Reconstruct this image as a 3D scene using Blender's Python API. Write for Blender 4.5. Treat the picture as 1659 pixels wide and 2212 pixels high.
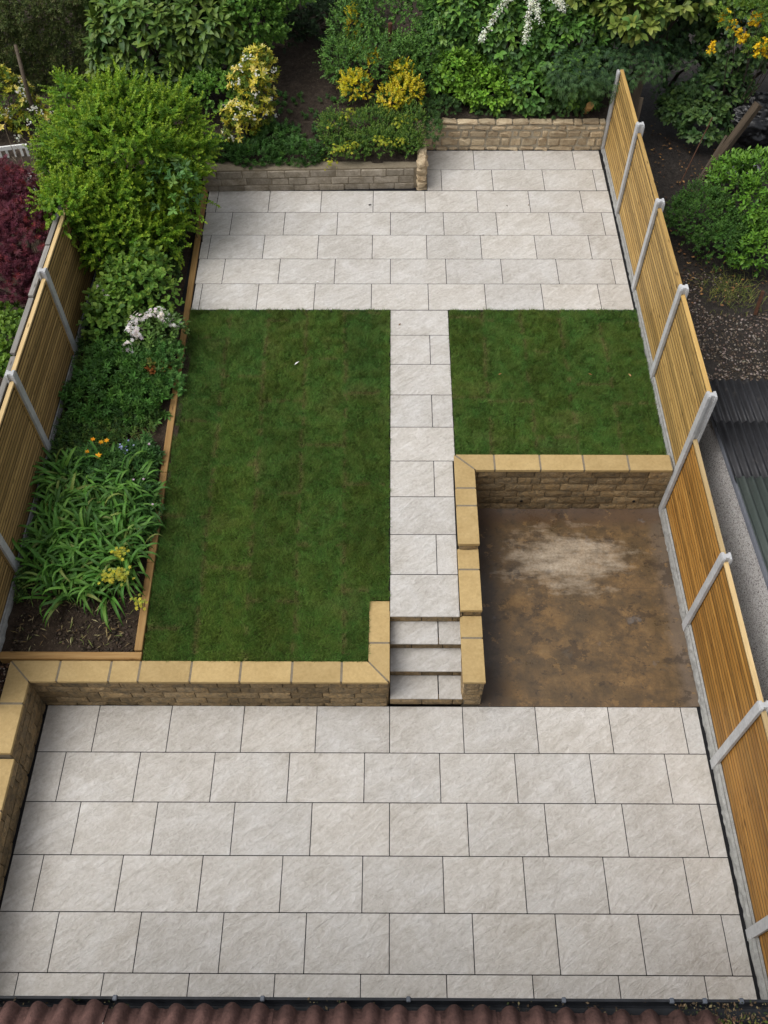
import bpy, bmesh, math, random
import numpy as np
from mathutils import Matrix, Vector

# ---------------------------------------------------------------- scene, camera, light
for o in list(bpy.data.objects):
    bpy.data.objects.remove(o, do_unlink=True)
scene = bpy.context.scene
COL = scene.collection
R = math.radians
rng = np.random.default_rng(11)
random.seed(5)

CAM_F, CAM_PITCH, CAM_YAW, CAM_ROLL = 1969.2925, 0.9490943, 0.0096786, -0.0056991
CAM_LOC = Vector((-0.011728, -4.649903, 10.645271))
cam_d = bpy.data.cameras.new('camera')
cam = bpy.data.objects.new('camera', cam_d)
COL.objects.link(cam)
cam_d.sensor_fit = 'HORIZONTAL'
cam_d.sensor_width = 36.0
cam_d.lens = CAM_F / 1659.0 * 36.0
cam_d.clip_start = 0.05
cam_d.clip_end = 500
cp, sp = math.cos(CAM_PITCH), math.sin(CAM_PITCH)
Rz = Matrix.Rotation(CAM_YAW, 3, 'Z')
cr = Rz @ Vector((1, 0, 0)); cf = Rz @ Vector((0, cp, -sp)); cu = Rz @ Vector((0, sp, cp))
cr, cu = math.cos(CAM_ROLL) * cr + math.sin(CAM_ROLL) * cu, -math.sin(CAM_ROLL) * cr + math.cos(CAM_ROLL) * cu
cam.matrix_world = Matrix(((cr.x, cu.x, -cf.x, CAM_LOC.x), (cr.y, cu.y, -cf.y, CAM_LOC.y), (cr.z, cu.z, -cf.z, CAM_LOC.z), (0, 0, 0, 1)))
scene.camera = cam

SUN_ELEV, SUN_AZ = R(60), R(-108)          # light comes from the left, a little from behind the house
world = bpy.data.worlds.new('World'); scene.world = world
world.use_nodes = True
wn = world.node_tree
bg = wn.nodes['Background']
sky = wn.nodes.new('ShaderNodeTexSky')
sky.sky_type = 'NISHITA'; sky.sun_disc = False
sky.sun_elevation = SUN_ELEV; sky.sun_rotation = SUN_AZ
sky.air_density = 1.0; sky.dust_density = 4.0; sky.ozone_density = 1.0
hsv = wn.nodes.new('ShaderNodeHueSaturation'); hsv.inputs['Saturation'].default_value = 0.22
wn.links.new(sky.outputs[0], hsv.inputs['Color'])
wn.links.new(hsv.outputs[0], bg.inputs['Color'])
bg.inputs['Strength'].default_value = 0.12

sun_d = bpy.data.lights.new('sun', 'SUN')
sun_d.energy = 1.15; sun_d.angle = R(42); sun_d.color = (1.0, 0.965, 0.91)
sun = bpy.data.objects.new('sun', sun_d); COL.objects.link(sun)
sdir = Vector((math.sin(SUN_AZ) * math.cos(SUN_ELEV), math.cos(SUN_AZ) * math.cos(SUN_ELEV), math.sin(SUN_ELEV)))
sun.rotation_euler = sdir.to_track_quat('Z', 'Y').to_euler()
sun.location = (0, 0, 20)

vs = scene.view_settings
vs.view_transform = 'Standard'; vs.look = 'None'; vs.exposure = 0.54; vs.gamma = 1.0; vs.use_curve_mapping = False
scene.cycles.max_bounces = 5; scene.cycles.diffuse_bounces = 3; scene.cycles.glossy_bounces = 2; scene.cycles.transmission_bounces = 3
scene.render.resolution_x = 768; scene.render.resolution_y = 1024

# ---------------------------------------------------------------- helpers
def ZL(Y):
    return .72 + .03039 * (Y - .868) if Y < 6.2369 else .8832 + .0147 * (Y - 6.2369)

def lnk(o, parent=None):
    COL.objects.link(o)
    if parent is not None:
        o.parent = parent
    return o

def tag(o, label=None, cat=None, group=None, kind=None):
    if label: o['label'] = label
    if cat: o['category'] = cat
    if group: o['group'] = group
    if kind: o['kind'] = kind
    return o

def empty(name, loc=(0, 0, 0), rz=0.0):
    o = bpy.data.objects.new(name, None); COL.objects.link(o)
    o.location = loc; o.rotation_euler = (0, 0, rz); o.empty_display_size = .1
    return o

class MB:
    """collects shapes, links them as one mesh object"""
    def __init__(s): s.v = []; s.f = []
    def add(s, vs_, fs_):
        n = len(s.v); s.v += [tuple(p) for p in vs_]; s.f += [tuple(i + n for i in f) for f in fs_]; return s
    def box(s, x0, x1, y0, y1, z0, z1, M=None):
        p = [(x0, y0, z0), (x1, y0, z0), (x1, y1, z0), (x0, y1, z0), (x0, y0, z1), (x1, y0, z1), (x1, y1, z1), (x0, y1, z1)]
        if M is not None: p = [tuple(M @ Vector(q)) for q in p]
        return s.add(p, [(3, 2, 1, 0), (4, 5, 6, 7), (0, 1, 5, 4), (1, 2, 6, 5), (2, 3, 7, 6), (3, 0, 4, 7)])
    def prism(s, poly, z0, z1):
        n = len(poly)
        p = [(a, b, z0) for a, b in poly] + [(a, b, z1) for a, b in poly]
        return s.add(p, [tuple(reversed(range(n))), tuple(range(n, 2 * n))] + [(i, (i + 1) % n, n + (i + 1) % n, n + i) for i in range(n)])
    def tube(s, pts, rad, sides=6, cap=True):
        pts = [Vector(p) for p in pts]; base = len(s.v)
        for i, p in enumerate(pts):
            t = (pts[min(i + 1, len(pts) - 1)] - pts[max(i - 1, 0)]).normalized()
            a = t.orthogonal().normalized() if i == 0 else (a - t * a.dot(t)).normalized()
            b = t.cross(a); r = rad[i] if hasattr(rad, '__len__') else rad
            for k in range(sides):
                q = 2 * math.pi * k / sides
                s.v.append(tuple(p + (a * math.cos(q) + b * math.sin(q)) * r))
        for i in range(len(pts) - 1):
            for k in range(sides):
                k2 = (k + 1) % sides
                s.f.append((base + i * sides + k, base + i * sides + k2, base + (i + 1) * sides + k2, base + (i + 1) * sides + k))
        if cap:
            s.f.append(tuple(base + k for k in reversed(range(sides))))
            s.f.append(tuple(base + (len(pts) - 1) * sides + k for k in range(sides)))
        return s
    def mesh(s, name, mat, smooth=False, bevel=0, seg=1):
        m = bpy.data.meshes.new(name); m.from_pydata(s.v, [], s.f)
        if bevel:
            bm = bmesh.new(); bm.from_mesh(m)
            bmesh.ops.bevel(bm, geom=list(bm.edges), offset=bevel, segments=seg, affect='EDGES', clamp_overlap=True)
            bm.to_mesh(m); bm.free()
        if smooth: m.polygons.foreach_set('use_smooth', [True] * len(m.polygons))
        if mat: m.materials.append(mat)
        m.update()
        return m
    def build(s, name, mat, parent=None, smooth=False, bevel=0, seg=1, loc=None):
        o = bpy.data.objects.new(name, s.mesh(name, mat, smooth, bevel, seg))
        if loc is not None: o.location = loc
        return lnk(o, parent)

def inst(name, mesh, parent, loc, rot=(0, 0, 0), scale=(1, 1, 1)):
    o = bpy.data.objects.new(name, mesh); o.location = loc; o.rotation_euler = rot; o.scale = scale
    return lnk(o, parent)

def np_mesh(name, verts, tris, mat, cols=None, parent=None, smooth=False):
    """verts (n,3), tris (m,3), cols (n,3) -> one mesh object"""
    m = bpy.data.meshes.new(name)
    n, k = len(verts), len(tris)
    m.vertices.add(n); m.vertices.foreach_set('co', np.ascontiguousarray(verts, dtype=np.float32).ravel())
    m.loops.add(3 * k); m.loops.foreach_set('vertex_index', np.ascontiguousarray(tris, dtype=np.int32).ravel())
    m.polygons.add(k); m.polygons.foreach_set('loop_start', np.arange(0, 3 * k, 3, dtype=np.int32))
    m.polygons.foreach_set('loop_total', np.full(k, 3, dtype=np.int32))
    if smooth: m.polygons.foreach_set('use_smooth', np.ones(k, dtype=bool))
    if cols is not None:
        a = m.color_attributes.new('Col', 'FLOAT_COLOR', 'POINT')
        a.data.foreach_set('color', np.concatenate([cols, np.ones((n, 1))], 1).astype(np.float32).ravel())
    m.update(calc_edges=True)
    m.materials.append(mat)
    return lnk(bpy.data.objects.new(name, m), parent)

# value noise for geometry
_T = np.random.default_rng(3).random((64, 64, 64))
def vnoise(p):
    p = np.asarray(p, dtype=float); i = np.floor(p).astype(int); f = p - i; f = f * f * (3 - 2 * f)
    r = 0
    for dx in (0, 1):
        for dy in (0, 1):
            for dz in (0, 1):
                w = (f[..., 0] if dx else 1 - f[..., 0]) * (f[..., 1] if dy else 1 - f[..., 1]) * (f[..., 2] if dz else 1 - f[..., 2])
                r = r + w * _T[(i[..., 0] + dx) % 64, (i[..., 1] + dy) % 64, (i[..., 2] + dz) % 64]
    return r
def fbm(p, o=3):
    p = np.asarray(p, dtype=float); r = 0; a = 1; t = 0
    for k in range(o):
        r = r + a * vnoise(p * 2 ** k + 17.3 * k); t += a; a *= .5
    return r / t

# ---------------------------------------------------------------- materials
class NT:
    def __init__(s, name):
        s.m = bpy.data.materials.new(name); s.m.use_nodes = True
        s.t = s.m.node_tree; s.b = s.t.nodes['Principled BSDF']; s.out = s.t.nodes['Material Output']
    def n(s, typ, **k):
        nd = s.t.nodes.new(typ)
        for a, b in k.items():
            if a.startswith('i_'): nd.inputs[a[2:].replace('_', ' ')].default_value = b
            else: setattr(nd, a, b)
        return nd
    def l(s, a, b): s.t.links.new(a, b)
    def coords(s, kind='Object', scale=(1, 1, 1), rot=(0, 0, 0), rand=0.0):
        tc = s.n('ShaderNodeTexCoord'); v = tc.outputs[kind]
        mp = s.n('ShaderNodeMapping'); mp.inputs['Scale'].default_value = scale; mp.inputs['Rotation'].default_value = rot
        if rand:
            oi = s.n('ShaderNodeObjectInfo'); mu = s.n('ShaderNodeVectorMath', operation='SCALE'); mu.inputs[0].default_value = (37.1, 91.7, 53.3)
            s.l(oi.outputs['Random'], mu.inputs['Scale'])
            ad = s.n('ShaderNodeVectorMath', operation='ADD'); s.l(v, ad.inputs[0]); s.l(mu.outputs[0], ad.inputs[1]); v = ad.outputs[0]
        s.l(v, mp.inputs['Vector'])
        return mp.outputs[0]
    def noise(s, vec, scale, detail=4, rough=.55, dist=0.0):
        nd = s.n('ShaderNodeTexNoise'); nd.inputs['Scale'].default_value = scale; nd.inputs['Detail'].default_value = detail
        nd.inputs['Roughness'].default_value = rough; nd.inputs['Distortion'].default_value = dist
        if vec is not None: s.l(vec, nd.inputs['Vector'])
        return nd.outputs['Fac']
    def ramp(s, fac, stops):
        nd = s.n('ShaderNodeValToRGB'); e = nd.color_ramp.elements
        while len(e) < len(stops): e.new(.5)
        for q, (p, c) in zip(e, stops):
            q.position = p; q.color = (c[0], c[1], c[2], 1) if hasattr(c, '__len__') else (c, c, c, 1)
        s.l(fac, nd.inputs[0]); return nd.outputs[0]
    def mix(s, fac, a, b, mode='MIX'):
        nd = s.n('ShaderNodeMix', data_type='RGBA', blend_type=mode)
        for sock, val in ((nd.inputs[0], fac), (nd.inputs[6], a), (nd.inputs[7], b)):
            if isinstance(val, bpy.types.NodeSocket): s.l(val, sock)
            elif hasattr(val, '__len__'): sock.default_value = (*val, 1)
            else: sock.default_value = val
        return nd.outputs[2]
    def math(s, op, a, b=None, clamp=False):
        nd = s.n('ShaderNodeMath', operation=op, use_clamp=clamp)
        for sock, val in zip(nd.inputs, (a, b)):
            if isinstance(val, bpy.types.NodeSocket): s.l(val, sock)
            elif val is not None: sock.default_value = val
        return nd.outputs[0]
    def rand(s): return s.n('ShaderNodeObjectInfo').outputs['Random']
    def attr(s, name='Col'): return s.n('ShaderNodeAttribute', attribute_name=name).outputs['Color']
    def col(s, c):
        if isinstance(c, bpy.types.NodeSocket): s.l(c, s.b.inputs['Base Color'])
        else: s.b.inputs['Base Color'].default_value = (*c, 1)
    def rough(s, r, spec=None):
        if isinstance(r, bpy.types.NodeSocket): s.l(r, s.b.inputs['Roughness'])
        else: s.b.inputs['Roughness'].default_value = r
        if spec is not None: s.b.inputs['Specular IOR Level'].default_value = spec
    def bump(s, h, strength=.3, dist=.01):
        nd = s.n('ShaderNodeBump'); nd.inputs['Strength'].default_value = strength; nd.inputs['Distance'].default_value = dist
        s.l(h, nd.inputs['Height']); s.l(nd.outputs[0], s.b.inputs['Normal'])

def mat_slab():
    t = NT('porcelain_slab')
    v = t.coords('Object', rand=1)
    vr = t.coords('Object', rot=(0, 0, R(-35)), rand=1); mpd = t.n('ShaderNodeMapping'); mpd.inputs['Scale'].default_value = (2.6, 8.0, 3); t.l(vr, mpd.inputs['Vector']); vd = mpd.outputs[0]
    a = t.noise(v, 1.8, 4, .6, .6); b = t.noise(vd, 1.5, 7, .68, 1.0); c = t.noise(v, 26, 4, .6, .5)
    base = t.ramp(a, [(.30, (.42, .385, .335)), (.50, (.575, .55, .515)), (.70, (.71, .705, .70))])
    base = t.mix(.48, base, t.ramp(b, [(.30, (.39, .37, .335)), (.48, (.57, .55, .515)), (.66, (.79, .785, .775))]))
    base = t.mix(.22, base, t.ramp(c, [(.33, (.36, .33, .29)), (.66, (.82, .80, .78))]))
    base = t.mix(t.math('MULTIPLY', t.rand(), .6), t.mix(1.0, base, (.99, .98, .97), 'MULTIPLY'), t.mix(1.0, base, (1.0, .97, .93), 'MULTIPLY'))
    hv = t.n('ShaderNodeHueSaturation'); t.l(base, hv.inputs['Color'])
    t.l(t.math('ADD', t.math('MULTIPLY', t.rand(), .08), .80), hv.inputs['Value']); t.col(hv.outputs[0])
    t.rough(t.math('ADD', t.math('MULTIPLY', b, .25), .52), .22)
    hgt = t.math('ADD', t.math('MULTIPLY', b, .8), t.math('MULTIPLY', c, .35))
    t.bump(hgt, 1.0, .032)
    return t.m

def mat_simple(name, c1, c2, scale=8, rough=.8, bump=.2, bdist=.01, rand_val=.12, spec=.3, detail=5, stretch=(1, 1, 1)):
    t = NT(name); v = t.coords('Object', scale=stretch, rand=1)
    a = t.noise(v, scale, detail, .6, .3); b = t.noise(v, scale * 5.3, 4, .6)
    c = t.ramp(a, [(.3, c1), (.7, c2)])
    c = t.mix(.25, c, t.ramp(b, [(.3, tuple(x * .65 for x in c1)), (.7, tuple(min(1, x * 1.2) for x in c2))]))
    hv = t.n('ShaderNodeHueSaturation'); t.l(c, hv.inputs['Color'])
    t.l(t.math('ADD', t.math('MULTIPLY', t.rand(), 2 * rand_val), 1 - rand_val), hv.inputs['Value'])
    t.col(hv.outputs[0]); t.rough(rough, spec)
    if bump: t.bump(t.math('ADD', a, t.math('MULTIPLY', b, .5)), bump, bdist)
    return t.m

def mat_brick():
    t = NT('pitched_stone_brick'); v = t.coords('Object', rand=1)
    a = t.noise(v, 9, 5, .65, 1.4); b = t.noise(v, 40, 4, .6); g = t.noise(v, 3.0, 3, .5, .4)
    c = t.ramp(a, [(.30, (.040, .030, .018)), (.44, (.15, .104, .050)), (.58, (.26, .168, .070)), (.8, (.29, .23, .145))])
    c = t.mix(t.math('MULTIPLY', g, .75), c, t.ramp(b, [(.3, (.11, .09, .062)), (.7, (.27, .225, .155))]))
    hv = t.n('ShaderNodeHueSaturation'); t.l(c, hv.inputs['Color'])
    t.l(t.math('ADD', t.math('MULTIPLY', t.rand(), .75), .78), hv.inputs['Value']); t.col(hv.outputs[0])
    t.rough(.88, .25); t.bump(t.math('ADD', a, t.math('MULTIPLY', b, .5)), 1.0, .025)
    return t.m

def mat_wood(name, dark, mid, light, knots=True, rough=.62, wet=0.0):
    # grain runs along local X
    t = NT(name)
    v = t.coords('Object', scale=(.7, 14, 14), rand=1); v2 = t.coords('Object', scale=(.35, 5, 5), rand=1)
    a = t.noise(v, 3.0, 5, .6, .7); b = t.noise(v2, 3.2, 3, .5, .3)
    c = t.ramp(a, [(.25, dark), (.48, mid), (.72, light)])
    c = t.mix(.30, c, t.ramp(b, [(.35, dark), (.65, light)])); c = t.mix(.35, c, mid)
    if knots:
        vk = t.coords('Object', scale=(3.2, 14, 14), rand=1)
        vo = t.n('ShaderNodeTexVoronoi', feature='F1'); vo.inputs['Scale'].default_value = 1.0; t.l(vk, vo.inputs['Vector'])
        k = t.ramp(vo.outputs['Distance'], [(.06, 1.0), (.2, 0.0)])
        c = t.mix(t.math('MULTIPLY', k, .75), c, tuple(x * .42 for x in dark))
    hv = t.n('ShaderNodeHueSaturation'); t.l(c, hv.inputs['Color'])
    t.l(t.math('ADD', t.math('MULTIPLY', t.rand(), .55), .70), hv.inputs['Value']); t.col(hv.outputs[0])
    t.rough(rough, .22); t.bump(a, .25, .004)
    return t.m

def mat_leaf(name='leaf', gloss=.45, trans=.22, spec=.35):
    t = NT(name)
    c = t.attr('Col'); t.col(c); t.rough(gloss, spec)
    if trans <= 0: return t.m
    tr = t.n('ShaderNodeBsdfTranslucent'); t.l(t.mix(1.0, c, (1.25, 1.3, .55), 'MULTIPLY'), tr.inputs['Color'])
    mx = t.n('ShaderNodeMixShader'); mx.inputs[0].default_value = trans
    t.l(t.b.outputs[0], mx.inputs[1]); t.l(tr.outputs[0], mx.inputs[2]); t.l(mx.outputs[0], t.out.inputs['Surface'])
    return t.m

def mat_attr(name, rough=.85, spec=.2):
    t = NT(name); t.col(t.attr('Col')); t.rough(rough, spec); return t.m

def mat_soil(name, c1, c2, c3, rough=.9):
    t = NT(name); v = t.coords('Object')
    a = t.noise(v, 1.7, 5, .6, .5); b = t.noise(v, 14, 6, .7, .2); d = t.noise(v, 70, 3, .6)
    c = t.ramp(b, [(.3, c1), (.55, c2), (.78, c3)]); c = t.mix(t.math('MULTIPLY', a, .6), c, c1)
    c = t.mix(t.ramp(d, [(.62, 0.0), (.72, .6)]), c, tuple(min(1, x * 2.2) for x in c3))
    t.col(c); t.rough(rough, .25); t.bump(t.math('ADD', b, t.math('MULTIPLY', d, .6)), .8, .03)
    return t.m

M = {}
M['slab'] = mat_slab()
M['joint'] = mat_simple('dark_joint', (.006, .006, .007), (.012, .012, .014), 20, .95, .1)
M['coping'] = mat_simple('buff_coping', (.365, .255, .108), (.45, .325, .15), 5.0, .85, .8, .010, .10)
M['mortar'] = mat_simple('grey_mortar', (.155, .125, .085), (.225, .19, .135), 18, .92, .4, .006, .03)
M['brick'] = mat_brick()
M['block'] = mat_simple('old_concrete_block', (.15, .122, .08), (.36, .32, .26), 6, .9, .6, .012, .16)
M['stone'] = mat_simple('sandstone_rubble', (.27, .19, .11), (.52, .43, .29), 7, .88, .8, .02, .26)
M['post'] = mat_simple('cast_concrete', (.36, .365, .37), (.52, .525, .53), 5, .85, .35, .006, .06)
M['gravelboard'] = mat_simple('rock_faced_concrete', (.23, .23, .22), (.42, .42, .40), 14, .9, .7, .015, .06)
M['wood_pale'] = mat_wood('pale_treated_timber', (.19, .108, .030), (.40, .25, .080), (.54, .375, .14))
M['wood_amber'] = mat_wood('damp_amber_timber', (.14, .055, .010), (.31, .145, .027), (.50, .295, .085), rough=.5)
M['wood_left'] = mat_wood('olive_treated_timber', (.15, .090, .030), (.32, .205, .076), (.46, .32, .135))
M['groove'] = mat_wood('dark_groove_timber', (.030, .016, .006), (.060, .032, .012), (.10, .06, .025), knots=False)  # darker brown timber for the panel backing that shows between the slats
M['wood_cap'] = mat_wood('pale_cap_timber', (.33, .22, .09), (.48, .345, .165), (.60, .46, .25))
M['wood_grey'] = mat_wood('weathered_grey_timber', (.10, .092, .08), (.21, .2, .18), (.33, .31, .29))
M['wood_rot'] = mat_wood('rotten_timber', (.03, .023, .016), (.085, .064, .044), (.15, .115, .08))
M['sleeper'] = mat_wood('sleeper_timber', (.16, .078, .022), (.36, .205, .070), (.50, .33, .14))
M['soil'] = mat_soil('garden_soil', (.018, .012, .008), (.05, .034, .022), (.10, .074, .052))
M['bank'] = mat_soil('dry_bank_soil', (.022, .016, .012), (.06, .044, .032), (.13, .105, .08))
M['mud'] = mat_soil('wet_mud', (.016, .013, .011), (.038, .031, .026), (.075, .064, .054), .6)
M['turf'] = mat_soil('turf_base', (.030, .036, .010), (.055, .068, .018), (.085, .085, .034))
M['leaf'] = mat_leaf('leaf_matte', .55, .22, .25)
M['gloss'] = mat_leaf('leaf_glossy', .48, 0, .28)
M['petal'] = mat_leaf('petal', .6, .3, .2)
M['grass'] = mat_leaf('grass_blade', .6, 0, .15)
M['bark'] = mat_simple('bark', (.035, .027, .02), (.10, .08, .06), 22, .95, .6, .01, .1, stretch=(1, 1, .3))
M['dirt'] = mat_attr('loose_bits')
M['black'] = mat_simple('black_plastic', (.006, .006, .007), (.014, .014, .016), 9, .35, .15, .005, .05, .5)
M['hole'] = mat_simple('pipe_dark', (.003, .003, .003), (.006, .006, .006), 9, .8, 0)
M['white'] = mat_simple('white_paint', (.68, .68, .66), (.80, .80, .78), 12, .6, .1)
M['rust'] = mat_simple('rusted_steel', (.045, .02, .012), (.12, .055, .03), 25, .8, .4)
M['tile'] = mat_simple('concrete_roof_tile', (.060, .034, .030), (.15, .082, .070), 14, .95, .9, .01, .2, .15)
M['render'] = mat_simple('house_render', (.5, .47, .42), (.6, .57, .52), 6, .9, .3)
M['gutter'] = mat_simple('black_gutter', (.006, .007, .009), (.018, .020, .025), 9, .6, .1, .003, .05, .25)
M['clip'] = mat_simple('gutter_clip', (.05, .06, .075), (.09, .10, .12), 9, .45, .1)
M['trim'] = mat_simple('grey_trim', (.14, .15, .18), (.2, .21, .24), 5, .6, .1)

# ================================================================= THE SETTING
def sheet(name, x0, x1, y0, y1, zf, mat, step=.12, amp=.02, fr=3.0):
    nx = max(2, int((x1 - x0) / step) + 1); ny = max(2, int((y1 - y0) / step) + 1)
    X, Y = np.meshgrid(np.linspace(x0, x1, nx), np.linspace(y0, y1, ny))
    Z = np.vectorize(zf)(X, Y) + (fbm(np.stack([X * fr, Y * fr, X * 0 + 5], -1), 4) - .5) * 2 * amp
    v = np.stack([X, Y, Z], -1).reshape(-1, 3)
    i = (np.arange(ny - 1)[:, None] * nx + np.arange(nx - 1)[None, :]).ravel()
    t = np.concatenate([np.stack([i, i + 1, i + nx + 1], 1), np.stack([i, i + nx + 1, i + nx], 1)])
    return tag(np_mesh(name, v, t, mat, smooth=True), kind='structure')

g = MB().add([(-150, -150, -.35), (150, -150, -.35), (150, 150, -.35), (-150, 150, -.35)], [(0, 1, 2, 3)]).build('ground', M['soil'])
tag(g, kind='structure')
SX = lambda Y: -2.985 - .0242 * (Y - .28)        # lawn-side face of the timber edging
sheet('planting_bed', -4.86, -3.0, .33, 9.45, lambda x, y: ZL(y) - .02 + .03 * math.sin(x * 3 + y), M['soil'], .06, .045, 5)
sheet('rear_bank', -7.5, .60, 9.36, 15.5, lambda x, y: 1.30 + .14 * (y - 9.36), M['bank'], .1, .05, 4)
sheet('rear_bank', .56, 4.0, 10.62, 15.5, lambda x, y: 1.45 + .16 * (y - 10.6), M['bank'], .1, .05, 4)
sheet('neighbouring_yard', 3.93, 14, 4.0, 22, lambda x, y: .60 + (.05 * (y - 9) if y > 9 else 0), M['mud'], .12, .04, 3)
sheet('neighbouring_garden', -16, -4.84, -2.5, 22, lambda x, y: .62 + .02 * y, M['soil'], .2, .05, 2)

# ---- paving
SW, SD, SJ = .903, .603, .0095
def slab_mesh(w, d, th=.02):
    return MB().box(-w / 2, w / 2, -d / 2, d / 2, -th, 0).mesh('paving_slab', M['slab'], bevel=.0022)
SLAB = slab_mesh(SW - SJ, SD - SJ)
def put_slab(parent, x0, x1, y0, y1, z0, z1=None):
    """slab covering [x0,x1]x[y0,y1] incl. joint; z0,z1 heights at y0,y1"""
    z1 = z0 if z1 is None else z1
    w, d = x1 - x0 - SJ, y1 - y0 - SJ
    if w < .02 or d < .02: return
    me = SLAB if abs(w - (SW - SJ)) < .002 and abs(d - (SD - SJ)) < .002 else slab_mesh(w, d)
    fl = math.pi if random.random() < .5 else 0
    inst('paving_slab', me, parent, ((x0 + x1) / 2, (y0 + y1) / 2, (z0 + z1) / 2 + random.uniform(-.0008, .0008)),
         (math.atan2(z1 - z0, y1 - y0) * (-1 if fl else 1), 0, fl))
def slab_rows(parent, rows, zf):
    for (y0, y1, off, xa, xb) in rows:
        k = math.floor((xa / SW) - off) - 1
        while (k + off) * SW < xb:
            a, b = max(xa, (k + off) * SW), min(xb, (k + 1 + off) * SW)
            if b - a > .02: put_slab(parent, a, b, y0, y1, zf(y0), zf(y1))
            k += 1
low = MB().box(-4.33, 3.88, -4.4, .002, -.09, -.0035).build('lower_patio', M['joint']); tag(low, kind='structure')
slab_rows(low, [(-(i + 1) * SD, -i * SD, 0 if i % 2 == 0 else -1 / 3, -4.268, 3.822) for i in range(7)], lambda y: 0)
up = MB().add([(-3.3, 6.20, ZL(6.2) - .0035), (3.87, 6.20, ZL(6.2) - .0035), (3.87, 10.6, ZL(10.6) - .0035), (-3.3, 10.6, ZL(10.6) - .0035),
               (-3.3, 6.20, .5), (3.87, 6.20, .5), (3.87, 10.6, .5), (-3.3, 10.6, .5)],
              [(0, 1, 2, 3), (0, 4, 5, 1), (1, 5, 6, 2), (2, 6, 7, 3), (3, 7, 4, 0)]).build('upper_patio', M['joint']); tag(up, kind='structure')
Y2 = 6.237
urows = []
for i in range(5):
    urows.append((Y2 + i * SD, min(Y2 + (i + 1) * SD, 9.245), -1 / 3 if i % 2 == 0 else 0, SX(Y2 + (i + .5) * SD) + .012, 3.815))
urows.append((Y2 + 5 * SD, Y2 + 6 * SD, 0, .645, 3.808)); urows.append((Y2 + 6 * SD, 10.43, -1 / 3, .645, 3.80))
slab_rows(up, urows, ZL)
Y1 = .868
path = MB().add([(-.006, .95, ZL(.95) - .0035), (.872, .95, ZL(.95) - .0035), (.905, 6.235, ZL(6.235) - .0035), (-.006, 6.235, ZL(6.235) - .0035),
                 (-.006, .95, .3), (.872, .95, .3), (.905, 6.235, .3), (-.006, 6.235, .3)],
                [(0, 1, 2, 3), (0, 4, 5, 1), (1, 5, 6, 2), (2, 6, 7, 3), (3, 7, 4, 0)]).build('garden_path', M['joint']); tag(path, kind='structure')
for j in range(9):
    ya, yb = Y1 + j * SD, min(Y1 + (j + 1) * SD, 6.233)
    xr = .868 if j < 4 else .903
    if j % 2: put_slab(path, 0, .603, ya, yb, ZL(ya), ZL(yb)); put_slab(path, .603, xr, ya, yb, ZL(ya), ZL(yb))
    else: put_slab(path, 0, xr, ya, yb, ZL(ya), ZL(yb))

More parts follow.
